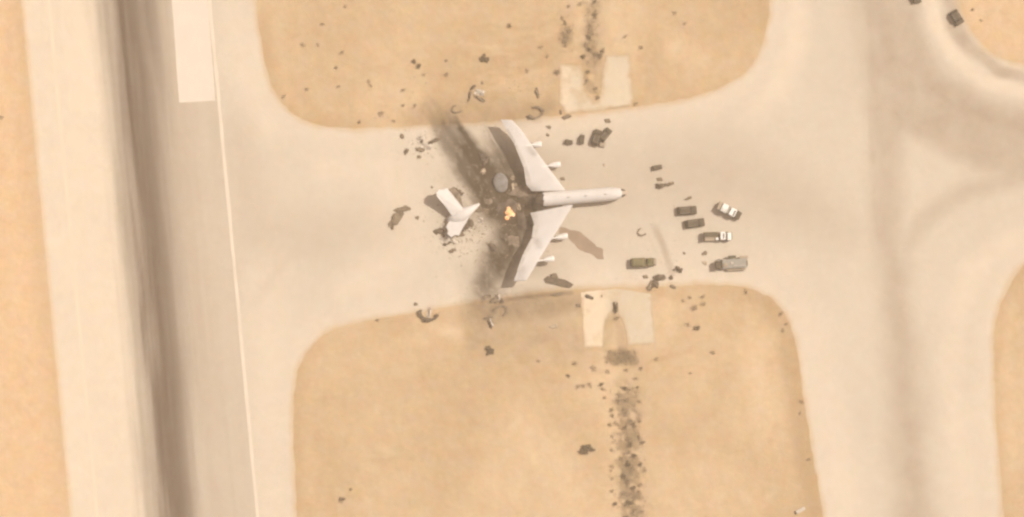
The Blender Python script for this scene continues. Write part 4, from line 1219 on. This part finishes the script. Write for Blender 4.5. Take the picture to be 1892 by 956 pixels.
# ------------------------------------------------------------------ shrubs
def shrub_mesh(seed, mat, dense=False):
    r = random.Random(seed); V, Fc = [], []
    clumps = []
    for i in range(10 if not dense else 16):
        a = i * 2.399; q = .66 * math.sqrt((i + .5) / (10 if not dense else 16)) * r.uniform(.45, 1.45)
        clumps.append((math.cos(a) * q, math.sin(a) * q, r.uniform(.25, .55), r.uniform(.18, .46)))
    for _ in range((150 if mat == 'leaf_pale' else 230) if not dense else 1000):
        cx, cy, cz, cr = r.choice(clumps)
        a = r.uniform(0, 6.283); e = r.uniform(-.3, 1.2)
        rad = cr * r.uniform(.4, 1.05)
        c = Vector((cx + math.cos(a) * math.cos(e) * rad, cy + math.sin(a) * math.cos(e) * rad, max(.04, cz + math.sin(e) * rad)))
        d1 = Vector((r.gauss(0, 1), r.gauss(0, 1), r.gauss(0, .6))).normalized()
        d2 = d1.cross(Vector((r.gauss(0, 1), r.gauss(0, 1), r.gauss(0, 1)))).normalized()
        s = r.uniform(.07, .15); o = len(V)
        V += [c - d1 * s, c + d2 * s * .55, c + d1 * s, c - d2 * s * .55]
        Fc.append((o, o + 1, o + 2, o + 3))
    for cx, cy, cz, cr in clumps:           # twigs from the root to each clump
        o = len(V); w = .03
        V += [Vector((-w, 0, -.1)), Vector((w, 0, -.1)), Vector((0, w, -.1)), Vector((cx, cy, cz))]
        Fc += [(o, o + 1, o + 3), (o + 1, o + 2, o + 3), (o + 2, o, o + 3)]
    me = mesh_py('shrub', V, Fc); me.materials.append(M[mat])
    return me
SH = {m: [shrub_mesh(500 + i, m) for i in range(5)] for m in ('leaf', 'leaf_pale')}
SH['dense'] = [shrub_mesh(531, 'leaf', True)]
def shrub(px, py, d, label, group=None, mat='leaf_pale', asp=1.0, h=0.7):
    o = bpy.data.objects.new('dry_shrub', rng.choice(SH[mat])); COL.objects.link(o)
    o.location = P(px, py, ground_z(px, py) - .02)
    o.rotation_euler = (0, 0, rng.uniform(0, 6.28) if asp == 1.0 else 0)
    k = d * S * .5 / 1.02
    j = rng.uniform(.78, 1.25) if mat != 'dense' else 1.0
    o.scale = (k * j, k * asp / j, k * h)
    tag(o, label, 'shrub', group)
    return o

SHR = [
 (765, 114, 14, 'leaf', 'dark shrub, left one of a touching pair on the upper sand'),
 (774, 122, 14, 'leaf', 'dark shrub, right one of a touching pair on the upper sand'),
 (783, 138, 9, 'leaf_pale', 'small shrub just below the touching pair of dark shrubs'),
 (825, 112, 10, 'leaf_pale', 'small faint shrub right of the touching pair of dark shrubs'),
 (825, 138, 13, 'leaf_pale', 'medium shrub below the small faint shrub on the upper sand'),
 (895, 109, 18, 'dense', 'largest dark round shrub on the upper sand, above the soot'),
 (941, 48, 11, 'leaf', 'dark shrub highest in the middle of the upper sand'),
 (974, 131, 10, 'leaf_pale', 'shrub on the faint track left of the upper pad'),
 (1000, 87, 11, 'leaf_pale', 'shrub where the faint track bends, left of the upper ditch'),
 (1011, 105, 10, 'leaf_pale', 'shrub up and left of the upper pad corner'),
 (1029, 134, 13, 'leaf', 'dark shrub at the left edge of the upper pad'),
 (596, 45, 10, 'leaf_pale', 'topmost shrub on the left part of the upper sand'),
 (638, 12, 9, 'leaf_pale', 'faint shrub near the top edge on the upper sand'),
 (560, 83, 11, 'leaf_pale', 'left one of two level shrubs on the left upper sand'),
 (588, 83, 8, 'leaf_pale', 'right one of two level shrubs on the left upper sand'),
 (632, 97, 11, 'leaf_pale', 'shrub alone right of the two level shrubs'),
 (621, 125, 11, 'leaf_pale', 'shrub below the lone shrub on the left upper sand'),
 (626, 160, 9, 'leaf_pale', 'small shrub lower on the left upper sand'),
 (567, 165, 10, 'leaf_pale', 'small shrub near the rounded left corner of the upper sand'),
 (524, 179, 11, 'leaf_pale', 'faint shrub on the rounded left corner of the upper sand'),
 (681, 150, 10, 'leaf_pale', 'upper half of the comma-shaped shrub pair on the upper sand'),
 (685, 158, 9, 'leaf_pale', 'lower half of the comma-shaped shrub pair on the upper sand'),
 (705, 210, 15, 'leaf_pale', 'wide shrub near the bottom edge of the upper sand'),
 (664, 226, 11, 'leaf_pale', 'shrub right at the bottom edge of the upper sand'),
 (728, 224, 9, 'leaf_pale', 'faint shrub right of the wide shrub at the bottom edge'),
 (745, 167, 11, 'leaf_pale', 'upper of two shrubs left of the hook-shaped frame'),
 (767, 195, 10, 'leaf_pale', 'lower of two shrubs left of the hook-shaped frame'),
 (745, 195, 10, 'leaf_pale', 'faint shrub between the wide shrub and the hook-shaped frame'),
 (1185, 88, 12, 'leaf_pale', 'single shrub up and right of the upper pad'),
 (1155, 68, 10, 'leaf_pale', 'faint shrub above the right half of the upper pad'),
 (1175, 192, 11, 'leaf_pale', 'shrub at the lower right corner of the upper pad'),
 (1247, 24, 10, 'leaf_pale', 'shrub on the upper sand near its right end'),
 (1265, 44, 8, 'leaf_pale', 'faint shrub below the shrub near the right end of the upper sand'),
 (1797, 18, 10, 'leaf_pale', 'upper of two shrubs on the sand in the upper right corner'),
 (1813, 38, 8, 'leaf_pale', 'lower of two shrubs on the sand in the upper right corner'),
 (3, 217, 11, 'leaf_pale', 'lone shrub at the left edge of the photo'),
 (698, 592, 10, 'leaf_pale', 'small shrub at the top edge of the lower sand, left of the U-shaped frame'),
 (905, 648, 19, 'dense', 'dark round shrub alone on the lower sand below the soot'),
 (995, 667, 9, 'leaf_pale', 'tiny shrub right of the dark round shrub on the lower sand'),
 (648, 905, 9, 'leaf_pale', 'upper of two shrubs at the lower left of the lower sand'),
 (632, 923, 15, 'leaf', 'lower wider of two shrubs at the lower left of the lower sand'),
 (1378, 540, 12, 'leaf_pale', 'shrub at the upper right edge of the lower sand'),
 (1443, 580, 12, 'leaf_pale', 'dark shrub on the rounded right corner of the lower sand'),
 (1453, 599, 9, 'leaf_pale', 'faint shrub on the right rim just below the corner shrub'),
 (1447, 611, 9, 'leaf_pale', 'small shrub inside the right rim below the corner shrub'),
 (1481, 742, 11, 'leaf_pale', 'shrub halfway down the right rim of the lower sand'),
 (1478, 764, 8, 'leaf_pale', 'tiny shrub just below the one halfway down the right rim'),
 (1495, 849, 10, 'leaf_pale', 'shrub low on the right rim of the lower sand'),
 (1284, 569, 17, 'leaf_pale', 'largest shrub of the group right of the lower pad'),
 (1299, 562, 13, 'leaf_pale', 'shrub touching the right side of the largest one by the lower pad'),
 (1298, 549, 11, 'leaf_pale', 'uppermost shrub of the group right of the lower pad'),
 (1275, 550, 10, 'leaf_pale', 'small shrub at the upper left of the group right of the lower pad'),
 (1262, 556, 9, 'leaf_pale', 'leftmost tiny shrub of the group right of the lower pad'),
 (1288, 607, 17, 'leaf', 'dark shrub below the group right of the lower pad'),
 (1271, 600, 11, 'leaf_pale', 'small shrub left of the dark one right of the lower pad'),
 (1318, 652, 13, 'leaf_pale', 'faint shrub down and right of the lower pad'),
 (1276, 690, 8, 'leaf_pale', 'tiny shrub on the sand right of the lower ditch'),
 (1213, 664, 11, 'leaf_pale', 'shrub right of the dark soil at the foot of the lower pad'),
 (1104, 181, 11, 'leaf', 'dark shrub on the lower middle of the upper pad'),
 (1101, 164, 12, 'leaf_pale', 'shrub above the dark one on the upper pad'),
 (1140, 588, 13, 'leaf_pale', 'shrub under the dark upright strip on the lower pad'),
 (1062, 672, 14, 'leaf_pale', 'shrub down and left of the lower pad'),
 (1097, 681, 14, 'leaf_pale', 'flat shrub below the left half of the lower pad'),
 (1050, 695, 10, 'leaf', 'small dark shrub left of the lower ditch head'),
 (1123, 687, 12, 'leaf_pale', 'shrub below the dark soil at the lower pad, left one'),
 (1157, 684, 11, 'leaf_pale', 'shrub below the dark soil at the lower pad, middle one'),
 (1185, 681, 12, 'leaf_pale', 'shrub below the dark soil at the lower pad, right one'),
 (1068, 715, 12, 'leaf_pale', 'left end shrub of the short flat row left of the ditch'),
 (1078, 713, 12, 'leaf_pale', 'middle shrub of the short flat row left of the ditch'),
 (1090, 712, 12, 'leaf_pale', 'right end shrub of the short flat row left of the ditch'),
]
for x, y, d, m, lab in SHR:
    shrub(x, y, d, lab, None, m)

shrub(1084, 830, 31, 'largest dark oval shrub alone on the lower sand, left of the ditch', None, 'dense', .62, .7)
ORD = ['first', 'second', 'third', 'fourth', 'fifth', 'sixth', 'seventh', 'eighth', 'ninth', 'tenth', 'eleventh', 'twelfth', 'thirteenth', 'fourteenth',
       'fifteenth', 'sixteenth', 'seventeenth', 'eighteenth', 'nineteenth', 'twentieth', 'twenty-first', 'twenty-second', 'twenty-third', 'twenty-fourth',
       'twenty-fifth', 'twenty-sixth', 'twenty-seventh', 'twenty-eighth', 'twenty-ninth', 'thirtieth']
def row(pts, fmt, group, mat='leaf_pale'):
    for i, (x, y, d) in enumerate(pts):
        shrub(x, y, d, fmt.format(ORD[i]), group, mat if rng.random() < .6 else 'leaf')
row([(1110, 711, 12), (1114, 719, 12), (1117, 735, 10), (1130, 758, 15), (1132, 768, 13), (1127, 785, 14), (1139, 783, 14), (1131, 807, 9), (1130, 832, 10), (1131, 862, 11), (1129, 870, 8), (1131, 885, 9), (1131, 908, 11), (1136, 932, 12)],
    '{} shrub from the top along the left fringe of the lower ditch', 'shrubs on the left fringe of the lower ditch')
row([(1155, 718, 15), (1146, 730, 13), (1143, 741, 16), (1160, 739, 14), (1155, 757, 16), (1156, 764, 13), (1163, 778, 18), (1170, 784, 16), (1155, 790, 12), (1160, 812, 14), (1164, 822, 14), (1162, 836, 17), (1172, 842, 14), (1150, 848, 14), (1160, 858, 18), (1169, 868, 16), (1152, 880, 16), (1162, 890, 18), (1170, 902, 16), (1153, 912, 14), (1174, 918, 15), (1163, 930, 18), (1170, 945, 16), (1160, 958, 16)],
    '{} shrub from the top down the middle of the lower ditch', 'shrubs down the middle of the lower ditch')
row([(1178, 716, 8), (1175, 700, 11), (1180, 742, 9), (1182, 778, 12), (1181, 808, 13), (1187, 818, 11), (1183, 858, 11), (1192, 868, 11), (1183, 896, 13), (1181, 912, 11), (1187, 946, 10)],
    '{} shrub from the top along the right fringe of the lower ditch', 'shrubs on the right fringe of the lower ditch')
row([(1098, 4, 10), (1099, 28, 14), (1090, 48, 15), (1092, 60, 17), (1088, 70, 14), (1083, 84, 14), (1089, 92, 14), (1077, 105, 15), (1101, 100, 17), (1114, 94, 16), (1109, 104, 13), (1086, 133, 10), (1084, 150, 13)],
    '{} shrub from the top down the upper ditch', 'shrubs down the upper ditch')
row([(1073, 7, 12), (1051, 12, 11), (1039, 33, 12), (1044, 42, 10), (1052, 58, 14), (1047, 68, 16), (1044, 78, 18)],
    '{} shrub from the top in the clump left of the upper ditch', 'shrubs left of the upper ditch')

def scrub():
    r = random.Random(77); V, Fc = [], []
    pts = []
    for _ in range(950):
        y = r.uniform(715, 975); pts.append((1156 + (y - 715) * .04 + r.gauss(0, 13), y, 7))
    nz = fbm(np.array([p[0] for p in pts]), np.array([p[1] for p in pts]), 15, 2, 4)
    pts = [p for p, q in zip(pts, nz) if q > .38]
    for _ in range(200): pts.append((r.uniform(1118, 1178), r.uniform(648, 674), 9))
    for _ in range(160): pts.append((r.gauss(1092, 9), r.uniform(-20, 120), 8))
    for _ in range(70): pts.append((r.gauss(1047, 7), r.gauss(66, 13), 8))
    zs = ground_zs([p[0] for p in pts], [p[1] for p in pts])
    for (px, py, n), z in zip(pts, zs):
        c0 = P(px, py, z)
        for _ in range(n):
            c = c0 + Vector((r.gauss(0, .35), r.gauss(0, .35), r.uniform(.03, .3)))
            d1 = Vector((r.gauss(0, 1), r.gauss(0, 1), r.gauss(0, .5))).normalized()
            d2 = d1.cross(Vector((r.gauss(0, 1), r.gauss(0, 1), r.gauss(0, 1)))).normalized()
            s = r.uniform(.07, .16); o = len(V)
            V.extend([c - d1 * s, c + d2 * s * .6, c + d1 * s, c - d2 * s * .6]); Fc.append((o, o + 1, o + 2, o + 3))
    o = link_mesh('low_scrub', mesh_py('low_scrub', V, Fc), M['leaf_pale'])
    tag(o, 'low brown scrub covering the bottoms of the ditches', 'scrub', kind='stuff')
scrub()

# ------------------------------------------------------------------ dusty air between the telescope and the ground
hb = bmesh.new(); bmesh.ops.create_cube(hb, size=1.0)
for v in hb.verts:
    v.co = Vector((v.co.x * 6400, v.co.y * 6400, -3.0 if v.co.z < 0 else CAM_H + 12))
hm = bpy.data.materials.new('dusty_air'); hm.use_nodes = True
hnt = hm.node_tree
for n in list(hnt.nodes): hnt.nodes.remove(n)
ho = hnt.nodes.new('ShaderNodeOutputMaterial'); hv = hnt.nodes.new('ShaderNodeVolumePrincipled')
hv.inputs['Color'].default_value = HAZE_COLOR
hv.inputs['Density'].default_value = HAZE_DENSITY
hv.inputs['Anisotropy'].default_value = 0.0
hnt.links.new(hv.outputs[0], ho.inputs['Volume'])
haze = link_mesh('haze', mesh_bm('haze', hb), hm)
tag(haze, 'pale dusty air over the whole airfield', 'haze', kind='stuff')
